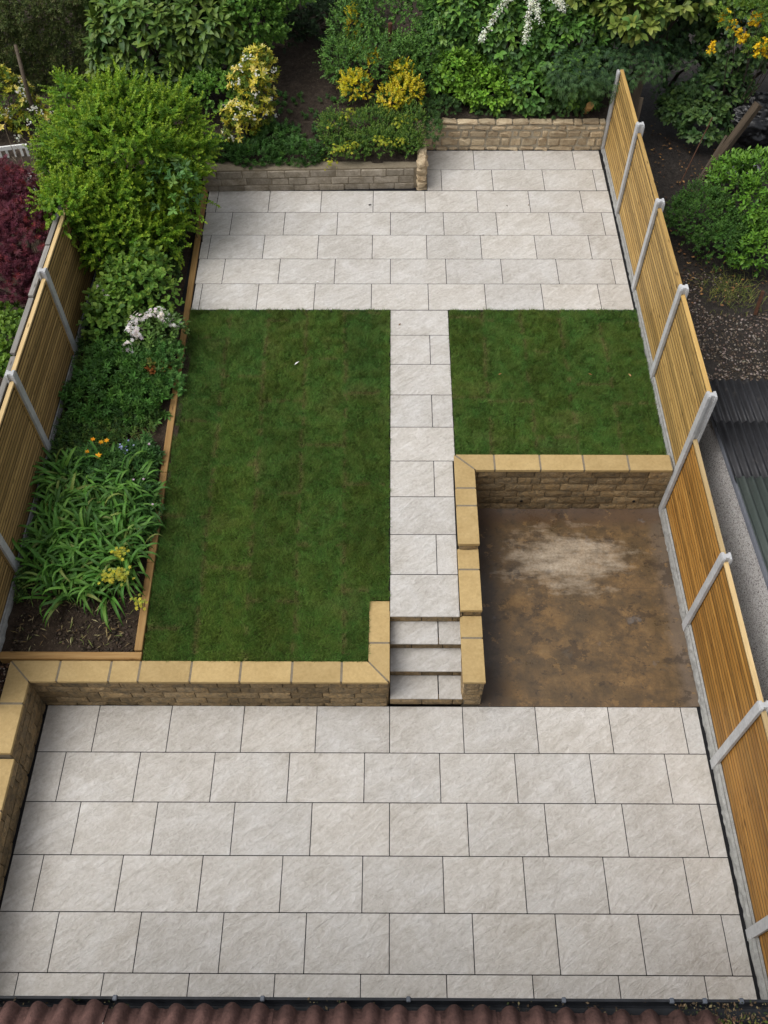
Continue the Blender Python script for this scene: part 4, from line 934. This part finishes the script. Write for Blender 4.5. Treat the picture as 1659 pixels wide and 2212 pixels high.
bush('seedling', 'young plant with orange red leaves beside the timber edging', (-3.4, 4.8, .82), [((-3.4, 4.82, 1.02), (.14, .12, .12))], 14, 'oval', .06, 6, .10, [(.17, .065, .015), (.22, .11, .025), (.12, .12, .025)], None, 'leaf', 'plant', seed=66, inner=.4, nst=4, r0=.006, wscale=1.2)
# ground weeds
r_ = np.random.default_rng(67); L_ = Leaves(); N_ = 7600
X_ = r_.uniform(-4.7, -3.12, N_); Y_ = r_.uniform(1.0, 9.2, N_); k_ = (fbm(np.stack([X_ * 2, Y_ * 2, X_ * 0], -1), 3) > .33) & (X_ < -3.28 - .024 * Y_ + .12 * fbm(np.stack([Y_ * 3, Y_ * 0, Y_ * 0], -1), 2)) & ~((Y_ < 1.35) & (X_ > -4.55)); X_, Y_ = X_[k_], Y_[k_]
P_ = np.stack([X_, Y_, np.array([ZL(y) for y in Y_]) + .01], -1)
shoots(L_, r_, P_, np.tile(UP, (len(P_), 1)), 'three', .14, 5, .06, [(.055, .12, .025), (.075, .15, .03), (.10, .17, .035), (.04, .09, .025)], None, 1.2, .6, .4, mixup=.7)
o_ = empty('weeds', (0, 0, 0)); bpy.data.objects.remove(o_)
class _O: pass
def stuff(L, name, mat): 
    o = np_mesh(name, np.concatenate(L.V), np.concatenate(L.F), M[mat], np.clip(np.concatenate(L.C), .001, 1)); o['kind'] = 'stuff'; return o
stuff(L_, 'weeds', 'leaf')
# grassy weeds
r_ = np.random.default_rng(68); L_ = Leaves(); N_ = 900
X_ = r_.uniform(-4.55, -3.35, N_); Y_ = r_.uniform(3.3, 4.4, N_); P_ = np.stack([X_, Y_, np.array([ZL(y) for y in Y_])], -1); az = r_.uniform(0, 6.28, N_)
L_.add('strap', P_, np.stack([np.cos(az), np.sin(az), .25 + 0 * az], -1), np.tile(UP, (N_, 1)), r_.uniform(.12, .26, N_), pal(r_, N_, [(.07, .15, .025), (.10, .17, .03), (.16, .17, .05)]), .6)
stuff(L_, 'weed_grass', 'leaf')
# daylilies
r_ = np.random.default_rng(69); E_ = plant('daylily_clump', (-3.85, 2.0, .76), 'big clump of arching strap-leaved daylilies filling the near part of the bed', 'plant'); L_ = Leaves()
for k in range(96):
    cx, cy = r_.uniform(-4.55, -3.25), r_.uniform(1.08, 3.1)
    if cx > -3.5 and cy > 2.6: continue
    n = r_.integers(12, 18); az = r_.uniform(0, 6.28, n); el = r_.uniform(.15, .9, n)
    P_ = np.stack([cx + r_.normal(0, .05, n), cy + r_.normal(0, .05, n), np.full(n, ZL(cy) + .0)], -1)
    L_.add('strap', P_, np.stack([np.cos(az), np.sin(az) - .15, el], -1), np.tile(UP, (n, 1)) + r_.normal(0, .2, (n, 3)), r_.uniform(.42, .86, n), pal(r_, n, [(.045, .12, .018), (.06, .15, .022), (.085, .18, .03), (.035, .09, .016), (.12, .16, .04)], [.25, .3, .18, .2, .07]), 1.05)
L_.build('foliage', M['leaf'], E_)
def small_flower(name, label, cat, group, p, size, cols, kind='flower', stem_h=.2, mat='petal', n=1):
    p = (p[0], p[1] - .06, p[2] + .10); stem_h += .1
    E = tag(empty(name, (p[0], p[1], p[2] - stem_h)), label, cat, group); r = np.random.default_rng(int(abs(p[0] * 1000 + p[1] * 100)))
    P = np.array([p]) + r.normal(0, .001, (1, 3)); 
    if n > 1: P = np.repeat(P, n, 0) + r.normal(0, 1, (n, 3)) * np.array([.045, .045, .03])
    N = len(P); L = Leaves(); nn = UP + r.normal(0, .25, (N, 3)) + np.array([0, -.2, 0])
    for q in (0, 2.1, 4.2)[:3 if n == 1 else 1]: L.add(kind, P, np.tile([math.cos(q), math.sin(q), .25], (N, 1)), nn, size, pal(r, N, cols))
    fo = L.build('petals' if n == 1 else 'flower_head', M[mat], E)
    if n > 1: fo['kind'] = 'stuff'
    m = MB()
    for i in range(min(N, 6)): m.tube([(p[0] + .01, p[1], p[2] - stem_h), tuple(P[i])], [.003, .002], 4)
    o = m.build('stem', mat_simple_green, E); o.location = -Vector(E.location); return E
mat_simple_green = mat_simple('green_stem', (.05, .10, .03), (.08, .14, .04), 20, .7, 0)
for p, lab in [((-4.04, 3.41, 1.06), 'orange poppy, upper left of the group above the lilies'), ((-3.85, 3.39, 1.06), 'orange poppy furthest right of the group above the lilies'), ((-3.94, 3.17, 1.0), 'large open orange poppy lowest of the group above the lilies'),
               ((-4.1, 3.24, 1.0), 'small orange poppy lowest left of the group above the lilies'), ((-3.92, 3.36, 1.06), 'orange poppy in the middle of the group above the lilies')]:
    small_flower('poppy', lab, 'flower', 'orange poppies in the bed', p, .045 if 'large' not in lab else .06, [(.80, .33, .01), (.85, .42, .02)])
small_flower('poppy', 'single orange poppy beyond the left fence below the red maple', 'flower', 'orange poppies', (-5.52, 6.62, 1.55), .05, [(.80, .33, .01)])
for p, lab in [((-3.38, 1.62, 1.0), 'yellow green spurge head among the lilies, furthest from the house'), ((-3.45, 1.27, .97), 'yellow green spurge head among the lilies, left of the near pair'), ((-3.29, 1.28, .97), 'yellow green spurge head among the lilies, right of the near pair'), ((-3.07, .99, .86), 'small yellow green spurge leaning against the timber edging')]:
    small_flower('spurge', lab, 'plant', 'spurges in the bed', p, .035, [(.38, .36, .03), (.48, .44, .05), (.25, .28, .04)], n=46 if 'small' not in lab else 20)
for p, lab in [((-3.63, 3.31, .98), 'blue flower spike beside the poppies')]: small_flower('bluebell', lab, 'flower', None, p, .022, [(.30, .34, .62), (.4, .44, .7)], n=16)
for p, lab in [((-3.29, 2.83, .93), 'pale pink cranesbill flower, nearer the timber edging of the pair'), ((-3.42, 2.82, .93), 'pale pink cranesbill flower, further from the edging of the pair'), ((-3.3, 3.42, .95), 'lone pale pink cranesbill flower furthest up the bed'), ((-3.12, 2.45, .88), 'pale pink cranesbill flower touching the timber edging')]:
    small_flower('cranesbill_flower', lab, 'flower', 'pink cranesbill flowers', p, .024, [(.62, .45, .58)])
# --- rear bank ground cover
bank_z = lambda y: 1.30 + .14 * (y - 9.36)
bush('spurge_bed', 'yellow green spurge and weeds spilling over the block wall', (-.2, 9.8, 1.35), [((-.75, 9.65, 1.5), (.4, .2, .2)), ((-.15, 9.7, 1.55), (.45, .25, .25)), ((.3, 9.75, 1.5), (.25, .3, .22)), ((-.3, 10.15, 1.6), (.5, .3, .25)), ((-1.0, 9.95, 1.6), (.25, .25, .3)), ((.35, 10.2, 1.6), (.25, .4, .2))], 1900, 'diamond', .11, 8, .045, [(.05, .115, .022), (.07, .14, .025), (.035, .085, .02)], (.13, .19, .03), 'leaf', 'plant', seed=70, inner=.5, upb=.9, lump=.4, nst=0, wscale=1.1)
r_ = np.random.default_rng(71); E_ = plant('spurge', (-.3, 9.8, 1.4), 'flat yellow flower heads of spurge above the block wall', 'plant')
C_ = [(-.11, 9.5, 1.72), (.03, 9.52, 1.7), (-.2, 9.55, 1.74), (-.85, 9.4, 1.66), (-.7, 9.42, 1.66), (-.95, 9.45, 1.62), (-.62, 9.5, 1.66), (.2, 9.6, 1.66), (-.85, 10.0, 1.86), (-.7, 10.15, 1.9), (-.95, 9.85, 1.82), (.3, 10.1, 1.8), (.12, 9.9, 1.8), (-1.05, 9.3, 1.45)]
P_, Q_ = clusters(r_, C_, 24, (.07, .06, .035)); flowers(E_, r_, P_, Q_, .035, [(.30, .34, .03), (.40, .40, .04), (.20, .26, .03)], name='flower_head')
bush('ground_elder', 'dark green leafy ground cover behind the left half of the block wall', (-1.8, 9.7, 1.35), [((-1.6, 9.6, 1.4), (.5, .25, .18)), ((-2.4, 9.6, 1.4), (.5, .25, .18)), ((-2.1, 10.0, 1.45), (.4, .3, .15)), ((-3.0, 9.7, 1.4), (.4, .25, .2))], 820, 'five', .09, 4, .075, [(.040, .10, .022), (.055, .13, .026), (.034, .08, .02)], None, 'leaf', 'plant', seed=72, inner=.6, upb=.9, mixup=.7, nst=0)
r_ = np.random.default_rng(73); L_ = Leaves(); N_ = 70
X_ = r_.uniform(-2.1, -1.0, N_); Y_ = r_.uniform(9.9, 11.2, N_); P_ = np.stack([X_, Y_, bank_z(Y_) + .03], -1)
shoots(L_, r_, P_, np.tile(UP, (N_, 1)), 'five', .06, 5, .07, [(.05, .14, .03), (.07, .17, .04)], None, 1.3, .6, .4, mixup=.8); stuff(L_, 'weeds', 'leaf')
bush('ivy', 'ivy trailing along the top of the honey coloured stone wall', (2.6, 10.8, 1.5), [((.95, 10.75, 1.62), (.3, .2, .14)), ((2.0, 10.75, 1.55), (.6, .15, .1)), ((3.0, 10.72, 1.55), (.5, .16, .12)), ((3.5, 10.85, 1.65), (.3, .2, .2)), ((.75, 10.2, 1.55), (.12, .5, .12))], 850, 'five', .07, 4, .05, [(.035, .075, .025), (.05, .10, .03), (.06, .12, .03)], None, 'leaf', 'ivy', seed=74, inner=.5, upb=.5, nst=0)

# ================================================================= OUTBUILDING BEYOND THE FENCE
sh = empty('outbuilding', (4.9, 2.0, 0)); tag(sh, 'low pebbledashed outbuilding with black and green corrugated roof sheets beyond the fence', 'shed')
def mat_pebble():
    t = NT('pebbledash'); v = t.coords('Object'); vo = t.n('ShaderNodeTexVoronoi', feature='F1'); vo.inputs['Scale'].default_value = 75; t.l(v, vo.inputs['Vector'])
    sep = t.n('ShaderNodeSeparateColor'); t.l(vo.outputs['Color'], sep.inputs[0])
    c = t.ramp(sep.outputs[0], [(.06, (.22, .18, .17)), (.22, (.60, .55, .52)), (.5, (.80, .77, .74)), (.85, (.90, .88, .86))])
    t.col(c); t.rough(.85, .3); t.bump(t.math('SUBTRACT', 1.0, vo.outputs['Distance']), 1.0, .02); return t.m
zr = lambda y: 1.42 + .095 * (4.23 - y)
def shl(o): o.location = Vector(o.location) - sh.location; return o
shl(MB().add([(4.355, -2.6, -.3), (4.355, 4.10, -.3), (4.355, 4.10, zr(4.10) - .05), (4.355, -2.6, zr(-2.6) - .05), (8.5, -2.6, -.3), (8.5, 4.10, -.3), (8.5, 4.10, zr(4.10) - .05), (8.5, -2.6, zr(-2.6) - .05)],
         [(0, 3, 2, 1), (1, 2, 6, 5), (0, 4, 7, 3), (4, 5, 6, 7), (3, 7, 6, 2)]).build('wall', mat_pebble(), sh))
shl(MB().add([(4.31, -2.6, zr(-2.6) - .10), (4.35, -2.6, zr(-2.6) - .10), (4.35, 4.1, zr(4.1) - .10), (4.31, 4.1, zr(4.1) - .10), (4.31, -2.6, zr(-2.6) - .03), (4.35, -2.6, zr(-2.6) - .03), (4.35, 4.1, zr(4.1) - .03), (4.31, 4.1, zr(4.1) - .03)],
         [(3, 2, 1, 0), (4, 5, 6, 7), (0, 1, 5, 4), (1, 2, 6, 5), (2, 3, 7, 6), (3, 0, 4, 7)]).build('fascia', M['trim'], sh))
def mat_sheet(name, c1, c2, moss):
    t = NT(name); v = t.coords('Object', scale=(1, .25, 1), rand=1); v2 = t.coords('Object', rand=1)
    a = t.noise(v, 6, 5, .6, .4); b = t.noise(v2, 3, 5, .65)
    c = t.ramp(a, [(.3, c1), (.75, c2)]); c = t.mix(t.ramp(b, [(.62, 0.0), (.75, moss)]), c, (.20, .17, .14)); t.col(c)
    t.rough(t.ramp(b, [(.4, .5), (.6, .75)]), .4); t.bump(b, .15, .01); return t.m
MS_B = mat_sheet('black_corrugated', (.012, .012, .014), (.030, .030, .034), .35); MS_G = mat_sheet('green_corrugated', (.040, .052, .046), (.075, .088, .078), .35)
def corr(x0, nw, y0, y1, dz, mat, label=None):
    p = .108; n = nw * 10; v, f = [], []
    for yy in (y0, (y0 + y1) / 2, y1):
        for i in range(n + 1):
            x = x0 + p * i / 10; v.append((x, yy, zr(yy) + dz + -.0 + .026 * math.cos(2 * math.pi * i / 10)))
    m = n + 1
    for j in range(2):
        for i in range(n): a = j * m + i; f.append((a, a + 1, a + m + 1, a + m))
    k = len(v); v += [(a, b, c - .006) for a, b, c in v]
    f += [tuple(reversed([q + k for q in g_])) for g_ in f]
    f += [(i + 1, i, k + i, k + i + 1) for i in range(n)] + [(2 * m + i, 2 * m + i + 1, k + 2 * m + i + 1, k + 2 * m + i) for i in range(n)]
    f += [(0, m, k + m, k), (m, 2 * m, k + 2 * m, k + m)]
    o = MB().add(v, f).build('roof_sheet', mat, sh, smooth=False); shl(o)
    for pl in o.data.polygons[:4 * n]: pl.use_smooth = True
    if label: o['label'] = label
    return o
for i in range(3):
    corr(4.29 + .864 * i, 8, 3.28, 4.23, .0, MS_B); corr(4.29 + .864 * i, 8, 2.28, 3.38, .012, MS_B)
    corr(4.30 + .864 * i, 8, -.1, 2.36, .030, MS_G); corr(4.30 + .864 * i, 8, -2.6, .0, .018, MS_G)

# ================================================================= HOUSE EAVES
hz = 0.0
hs = empty('house', (0, -3.975, 0), hz); tag(hs, 'house with brown roof tiles and a black gutter at the bottom edge', 'house')
hw = MB(); hw.box(-6, 6, -9.0, -.40, -.2, 4.80); hw.build('wall', M['render'], hs)
RP = R(34); ez = 5.06
dk = MB(); dk.add([(-6, -.06, ez - .045), (6, -.06, ez - .045), (6, -4.8, ez - .045 + 4.74 * math.tan(RP)), (-6, -4.8, ez - .045 + 4.74 * math.tan(RP)), (-6, -9.1, ez - .4), (6, -9.1, ez - .4)],
                  [(0, 1, 2, 3), (3, 2, 5, 4)]); dk.build('roof', M['tile'], hs)
MB().box(-6, 6, -.085, -.06, ez - .26, ez - .065).build('fascia', M['gutter'], hs)
def tile_mesh(seed):
    rr_ = np.random.default_rng(seed); n = 24; W, Ln = .30, .40; v, f = [], []
    for j in range(5):
        for i in range(n + 1):
            t = i / n; u_ = (t * 2) % 1 if i < n else 1.0
            hgt = .045 * max(0, math.cos((u_ - .5) * math.pi / .62)) ** .7 if i < n else 0.0
            v.append((W * (t - .5), -Ln * j / 4, hgt + .010 + rr_.normal(0, .0008)))
    m = n + 1
    for j in range(4):
        for i in range(n): a = j * m + i; f.append((a + 1, a, a + m, a + m + 1))
    k = len(v); v += [(a, b, c - .016) for a, b, c in v[:m]]
    f += [(i, i + 1, k + i + 1, k + i) for i in range(n)]
    return MB().add(v, f).mesh('roof_tile', M['tile'], smooth=True)
TM = [tile_mesh(s) for s in range(4)]
rr = random.Random(77)
for row in range(3):
    for i in range(-9, 6 if row == 0 else 7):
        s = .33 * row
        inst('roof_tile', TM[rr.randrange(4)], hs, (.30 * i + .12, -.002 - .008 * (.30 * i) - s * math.cos(RP) + rr.uniform(-.010, .010), ez + s * math.sin(RP) - .005), (-RP, 0, rr.uniform(-.015, .015)))
# gutter (open half round) and clips
gp = []
prof = [(-.058, 0), (-.057, -.02), (-.055, -.04), (-.05, -.055), (-.04, -.06), (-.02, -.06), (0, -.06), (.015, -.06), (.03, -.058), (.042, -.048), (.05, -.03), (.055, -.014), (.058, 0)]
gp = list(prof)
outer = gp; inner = [(x * .93, y * .93 + .001) for x, y in gp]
v, f = [], []
for X in (-6, 6):
    v += [(X, .005 + a, ez - .035 + b) for a, b in outer] + [(X, .005 + a, ez - .035 + b) for a, b in inner]
for i in range(12):
    f += [(i, i + 1, 26 + i + 1, 26 + i), (13 + i + 1, 13 + i, 39 + i, 39 + i + 1)]
f += [(12, 25, 51, 38), (13, 0, 26, 39)]
gu = MB().add(v, f).build('gutter', M['gutter'], hs)
gl = MB().box(-6, 6, .058, .072, ez - .042, ez - .028).build('gutter_lip', M['gutter'], gu)
for x in (-1.51, -.70, .10, .95, 1.54, 1.72, 1.92):
    MB().box(x - .012, x + .012, .05, .078, ez - .05, ez - .018).build('gutter_clip', M['clip'], gu, bevel=.004)
# debris in the gutter
r_ = np.random.default_rng(80); N_ = 420
X_ = np.concatenate([np.concatenate([r_.normal(q, .12, 30) for q in (-2.0, -1.6, -.3, .75, 1.1)]), r_.uniform(1.55, 2.1, 270)]); Y_ = r_.uniform(-.06, .05, N_); Yw = -3.965 + Y_ + X_ * hz
L_ = Leaves(); P_ = np.stack([X_, Yw, ez - .045 + .03 * r_.random(N_)], -1)
L_.add('diamond', P_, r_.normal(size=(N_, 3)), UP + r_.normal(0, .4, (N_, 3)), r_.uniform(.010, .028, N_), pal(r_, N_, [(.05, .035, .02), (.09, .06, .035), (.14, .11, .06), (.03, .04, .014)]))
stuff(L_, 'leaf_litter', 'dirt')
r_ = np.random.default_rng(81); N_ = 900; L_ = Leaves()
X_ = r_.normal(1.86, .12, N_); Y_ = r_.uniform(-.35, -.03, N_); P_ = np.stack([X_, -3.975 + Y_ + X_ * hz, ez - .03 - Y_ * .55 + .05 * r_.random(N_)], -1)
L_.add('diamond', P_, r_.normal(size=(N_, 3)), UP + r_.normal(0, .5, (N_, 3)), r_.uniform(.012, .035, N_), pal(r_, N_, [(.05, .065, .012), (.10, .10, .025), (.09, .045, .03), (.18, .13, .07)]))
stuff(L_, 'moss', 'dirt')

# ================================================================= LOOSE THINGS
def thing(m, name, mat, label, cat, group=None, **k): return tag(m.build(name, M[mat] if isinstance(mat, str) else mat, None, **k), label, cat, group)
rp = MB(); rp.tube([(-.01, 11.35, 1.5), (-.012, 11.35, 2.74)], .035, 10); rp.tube([(-.012, 11.35, 2.74), (-.012, 11.35, 2.78)], .042, 10)
thing(rp, 'rusty_post', 'rust', 'thin rusty brown metal post standing in the euonymus', 'post', smooth=False)
def beam(name, a, b, w, h, mat, label, cat='timber', group=None):
    a, b = Vector(a), Vector(b); d = b - a; L = d.length
    o = MB().box(-L / 2, L / 2, -w / 2, w / 2, -h / 2, h / 2).build(name, M[mat], None, bevel=.006)
    o.matrix_world = Matrix.Translation((a + b) / 2) @ d.to_track_quat('X', 'Z').to_matrix().to_4x4()
    return tag(o, label, cat, group)
beam('timber_post', (5.66, 9.98, .62), (6.32, 10.2, 1.98), .14, .10, 'wood_rot', 'thick weathered timber leaning in front of the black plastic bundle')
beam('timber_board', (5.60, 9.95, .62), (5.98, 10.25, 1.35), .05, .07, 'wood_rot', 'short reddish board leaning beside the thick weathered timber')
beam('timber_post', (4.28, 10.6, .7), (4.60, 11.6, 2.6), .16, .10, 'wood_rot', 'old broad timber leaning behind the end of the fence')
beam('timber_board', (4.26, 10.0, .7), (4.36, 10.45, 1.95), .07, .05, 'wood_rot', 'narrow reddish board standing behind the fence near its far end')
beam('timber_board', (4.40, 8.9, .62), (4.16, 9.3, 1.75), .06, .05, 'wood_rot', 'narrow grey stake leaning against the back of the fence')
beam('metal_bar', (5.25, 9.85, .62), (5.75, 10.6, 1.5), .02, .02, 'rust', 'thin rusty bar leaning left of the thick weathered timber', 'bar')
beam('wooden_stake', (5.84, 6.45, .6), (5.86, 6.55, 1.0), .05, .05, 'rust', 'short reddish stake in the gravel at the right edge', 'stake')
# black plastic bundle
r_ = np.random.default_rng(90); bm = bmesh.new(); bmesh.ops.create_icosphere(bm, subdivisions=5, radius=1.0)
for v_ in bm.verts:
    p = np.array(v_.co); q = float(fbm(p * 2.0 + 3, 3)); ridge = abs(float(fbm(p * np.array([4.0, 4.0, 13.0]) + 8, 2)) - .5)
    k = .85 + .3 * q - .75 * ridge; v_.co = Vector((p[0] * .62 * k, p[1] * .5 * k, max(p[2], -.7) * .48 * k))
me = bpy.data.meshes.new('plastic_bundle'); bm.to_mesh(me); bm.free(); me.materials.append(M['black']); me.polygons.foreach_set('use_smooth', [True] * len(me.polygons)); tag(inst('plastic_bundle', me, None, (6.75, 11.05, 1.15)), 'shiny black plastic wrapped bundle at the right edge', 'bundle')
tb = MB()
for k in range(24): pass
ring = [(6.35 + .26 * math.cos(a), 9.75 + .26 * math.sin(a), .98) for a in [2 * math.pi * i / 20 for i in range(21)]]
bt = MB(); 
for i in range(20):
    pass
def pot(loc, r0, r1, h, mat, name, label):
    n = 24; v, f = [], []
    for (rr_, zz) in ((r0, 0), (r1, h), (r1 + .012, h), (r1 + .012, h - .03), (r1 - .01, h), (r0 - .02, .02)):
        v += [(rr_ * math.cos(2 * math.pi * i / n), rr_ * math.sin(2 * math.pi * i / n), zz) for i in range(n)]
    for a, b in ((0, 1), (1, 2), (4, 5)):
        f += [(a * n + i, a * n + (i + 1) % n, b * n + (i + 1) % n, b * n + i) for i in range(n)]
    f += [(1 * n + i, 1 * n + (i + 1) % n, 4 * n + (i + 1) % n, 4 * n + i) for i in range(n)] + [tuple(reversed(range(n))), tuple(5 * n + i for i in range(n))]
    o = thing(MB().add(v, f), name, mat, label, 'tub', smooth=True); o.location = loc; return o
pot((6.25, 9.75, .6), .24, .30, .42, mat_simple('grey_plastic', (.10, .105, .115), (.15, .155, .165), 5, .5, .05), 'grey_tub', 'grey plastic tub between the leaning timber and the bright laurel')
# white bench beyond the fence
be = empty('garden_bench', (-6.85, 9.35, .62), R(12)); tag(be, 'white painted slatted garden bench half hidden by the red maple', 'bench')
for i in range(9): MB().box(-.02, .02, -.012, .012, .42, .86).build('back_slat', M['white'], be, loc=(-.48 + .12 * i, .22, 0))
MB().box(-.56, .56, .205, .235, .86, .93).build('back_rail', M['white'], be); MB().box(-.56, .56, .207, .233, .36, .42).build('back_rail', M['white'], be)
for i in range(4): MB().box(-.56, .56, -.04, .04, .36, .385).build('seat_slat', M['white'], be, loc=(0, -.20 + .095 * i, 0))
for sx in (-1, 1):
    for sy in (-1, 1): MB().box(-.025, .025, -.025, .025, 0, .92 if sy > 0 else .6).build('leg', M['white'], be, loc=(sx * .58, .22 if sy > 0 else -.22, 0))
    MB().box(-.03, .03, -.25, .25, .58, .61).build('armrest', M['white'], be, loc=(sx * .58, 0, 0))
# log stub on the stone wall
thing(MB().tube([(3.50, 10.78, 1.52), (3.53, 10.60, 1.72)], [.075, .065], 10), 'cut_stump', 'sleeper', 'short cut branch stump above the right end of the stone wall', 'stump')
# gravel and soil clods
def stones(name, P, size, cols, seed, mat='dirt'):
    r = np.random.default_rng(seed); N = len(P)
    base = np.array([(1, 0, 0), (-1, 0, 0), (0, 1, 0), (0, -1, 0), (0, 0, 1), (0, 0, -1)], float); F = np.array([(0, 2, 4), (2, 1, 4), (1, 3, 4), (3, 0, 4), (2, 0, 5), (1, 2, 5), (3, 1, 5), (0, 3, 5)])
    sc = np.stack([r.uniform(.6, 1.2, N), r.uniform(.6, 1.2, N), r.uniform(.4, .8, N)], -1) * np.broadcast_to(size, (N,))[:, None]; a = r.uniform(0, 6.28, N)
    V = base[None] * sc[:, None] + r.normal(0, .18, (N, 6, 3)) * sc[:, None]
    V = np.stack([V[..., 0] * np.cos(a)[:, None] - V[..., 1] * np.sin(a)[:, None], V[..., 0] * np.sin(a)[:, None] + V[..., 1] * np.cos(a)[:, None], V[..., 2]], -1) + P[:, None]
    o = np_mesh(name, V.reshape(-1, 3), (F[None] + (np.arange(N) * 6)[:, None, None]).reshape(-1, 3), M[mat], np.repeat(pal(r, N, cols), 6, 0)); o['kind'] = 'stuff'; return o
r_ = np.random.default_rng(91); N_ = 9000
X_ = r_.uniform(3.98, 7.2, N_); Y_ = 4.2 + 3.3 * r_.random(N_) ** 1.3; k_ = fbm(np.stack([X_ * 1.5, Y_ * 1.5, X_ * 0], -1), 3) + .12 * (5.6 - Y_) > .42; X_, Y_ = X_[k_], Y_[k_]
stones('gravel', np.stack([X_, Y_, np.full(len(X_), .605) + (fbm(np.stack([X_ * 3, Y_ * 3, X_ * 0 + 5], -1), 4) - .5) * .08], -1), r_.uniform(.008, .028, len(X_)), [(.10, .075, .055), (.17, .13, .10), (.26, .22, .19), (.06, .045, .035)], 92)
N_ = 2600; X_ = r_.uniform(-5.6, -4.57, N_); Y_ = r_.uniform(-1.5, .27, N_)
sheet('gravel_strip', -5.8, -4.54, -4.0, .27, lambda x, y: .60, M['soil'], .2, .01)
stones('gravel', np.stack([X_, Y_, np.full(N_, .612)], -1), r_.uniform(.008, .02, N_), [(.12, .06, .04), (.20, .12, .08), (.30, .24, .20), (.07, .04, .03)], 93)
N_ = 900; X_ = r_.uniform(-4.65, -3.05, N_); Y_ = .38 + .95 * r_.random(N_) ** 1.2
zb = np.array([ZL(y) - .015 + .03 * math.sin(x * 3 + y) for x, y in zip(X_, Y_)])
stones('soil_clods', np.stack([X_, Y_, zb], -1), r_.uniform(.008, .03, N_), [(.03, .022, .016), (.05, .036, .026), (.075, .055, .04)], 94)
L_ = Leaves(); N_ = 300; X_ = r_.uniform(-4.6, -3.15, N_); Y_ = .45 + 1.0 * r_.random(N_); P_ = np.stack([X_, Y_, np.array([ZL(y) + .012 + .03 * math.sin(x * 3 + y) for x, y in zip(X_, Y_)])], -1); az = r_.uniform(0, 6.28, N_)
L_.add('narrow', P_, np.stack([np.cos(az), np.sin(az), .05 * r_.normal(size=N_)], -1), UP + r_.normal(0, .2, (N_, 3)), r_.uniform(.03, .15, N_) * r_.random(N_) ** .5, pal(r_, N_, [(.22, .17, .08), (.16, .11, .05), (.34, .30, .16), (.13, .15, .045)]), .5)
stuff(L_, 'dry_straw', 'dirt')
L_ = Leaves(); N_ = 700; X_ = r_.uniform(4.1, 6.4, N_); Y_ = r_.uniform(6.6, 11.6, N_); P_ = np.stack([X_, Y_, .64 + .05 * np.maximum(Y_ - 9, 0) + .03 * r_.random(N_)], -1); az = r_.uniform(0, 6.28, N_)
L_.add('diamond', P_, np.stack([np.cos(az), np.sin(az), .1 * r_.normal(size=N_)], -1), UP + r_.normal(0, .3, (N_, 3)), r_.uniform(.03, .08, N_), pal(r_, N_, [(.10, .055, .03), (.20, .11, .05), (.06, .04, .025), (.28, .16, .06)]))
stuff(L_, 'leaf_litter', 'dirt')
L_ = Leaves(); N_ = 420; X_ = r_.normal(5.6, .25, N_); Y_ = r_.normal(7.0, .25, N_); P_ = np.stack([X_, Y_, np.full(N_, .6)], -1); az = r_.uniform(0, 6.28, N_)
L_.add('strap', P_, np.stack([np.cos(az), np.sin(az), .4 + 0 * az], -1), np.tile(UP, (N_, 1)), r_.uniform(.12, .26, N_), pal(r_, N_, [(.14, .17, .03), (.2, .2, .05), (.09, .13, .03)]), .6); stuff(L_, 'weed_grass', 'leaf')
# loose bits on the paving and lawn
def litter(name, p, size, cols, label, cat, kind='oval', rz=0.0, curl=.3):
    r = np.random.default_rng(int(abs(p[0] * 777 + p[1] * 333)))
    E = np_mesh(name, *(lambda L: (np.concatenate(L.V) - np.array(p), np.concatenate(L.F)))(Leaves().add(kind, np.array([p]), np.array([[math.cos(rz), math.sin(rz), .05]]), np.array([[0, curl, 1.0]]), size, np.array([cols]))), M['dirt'], np.tile(np.array(cols), (len(LEAF[kind][0]), 1)))
    E.location = p; return tag(E, label, cat)
litter('feather', (-1.43, 5.04, ZL(5.04) + .03), .11, (.75, .75, .73), 'small white feather lying on the large lawn', 'feather', 'narrow', .9)
litter('dead_leaf', (.13, 5.89, ZL(5.89) + .006), .06, (.17, .10, .05), 'brown leaf on the top slab of the garden path', 'leaf', rz=1.0)
litter('dead_leaf', (-.38, 8.84, ZL(8.84) + .006), .075, (.03, .025, .02), 'black crumpled leaf near the middle of the upper patio', 'leaf', 'maple', .5)
litter('dead_leaf', (2.02, 8.80, ZL(8.8) + .006), .05, (.06, .05, .035), 'tiny dark leaf on the right half of the upper patio', 'leaf', rz=2.0)
litter('dead_leaf', (1.53, 8.03, ZL(8.03) + .006), .05, (.05, .04, .025), 'dark leaf on a joint of the upper patio', 'leaf', rz=.3)
litter('dead_leaf', (2.38, 8.82, ZL(8.8) + .006), .045, (.16, .11, .06), 'tan leaf nearest the fence on the upper patio', 'leaf', rz=1.4)
litter('paper_scrap', (-1.19, 6.88, ZL(6.88) + .006), .045, (.8, .8, .8), 'white scrap on the front slabs of the upper patio', 'scrap', 'round', .2)
litter('dead_leaf', (1.6, 4.85, ZL(4.85) + .03), .06, (.30, .16, .06), 'orange brown leaf on the left of the small lawn', 'leaf', rz=.6)
litter('dead_leaf', (2.98, 4.85, ZL(4.85) + .03), .06, (.35, .18, .07), 'orange brown leaf on the right of the small lawn', 'leaf', rz=2.6)
litter('dead_leaf', (3.55, 4.82, ZL(4.82) + .03), .07, (.42, .26, .12), 'tan leaf on the small lawn beside the fence', 'leaf', rz=2.0)
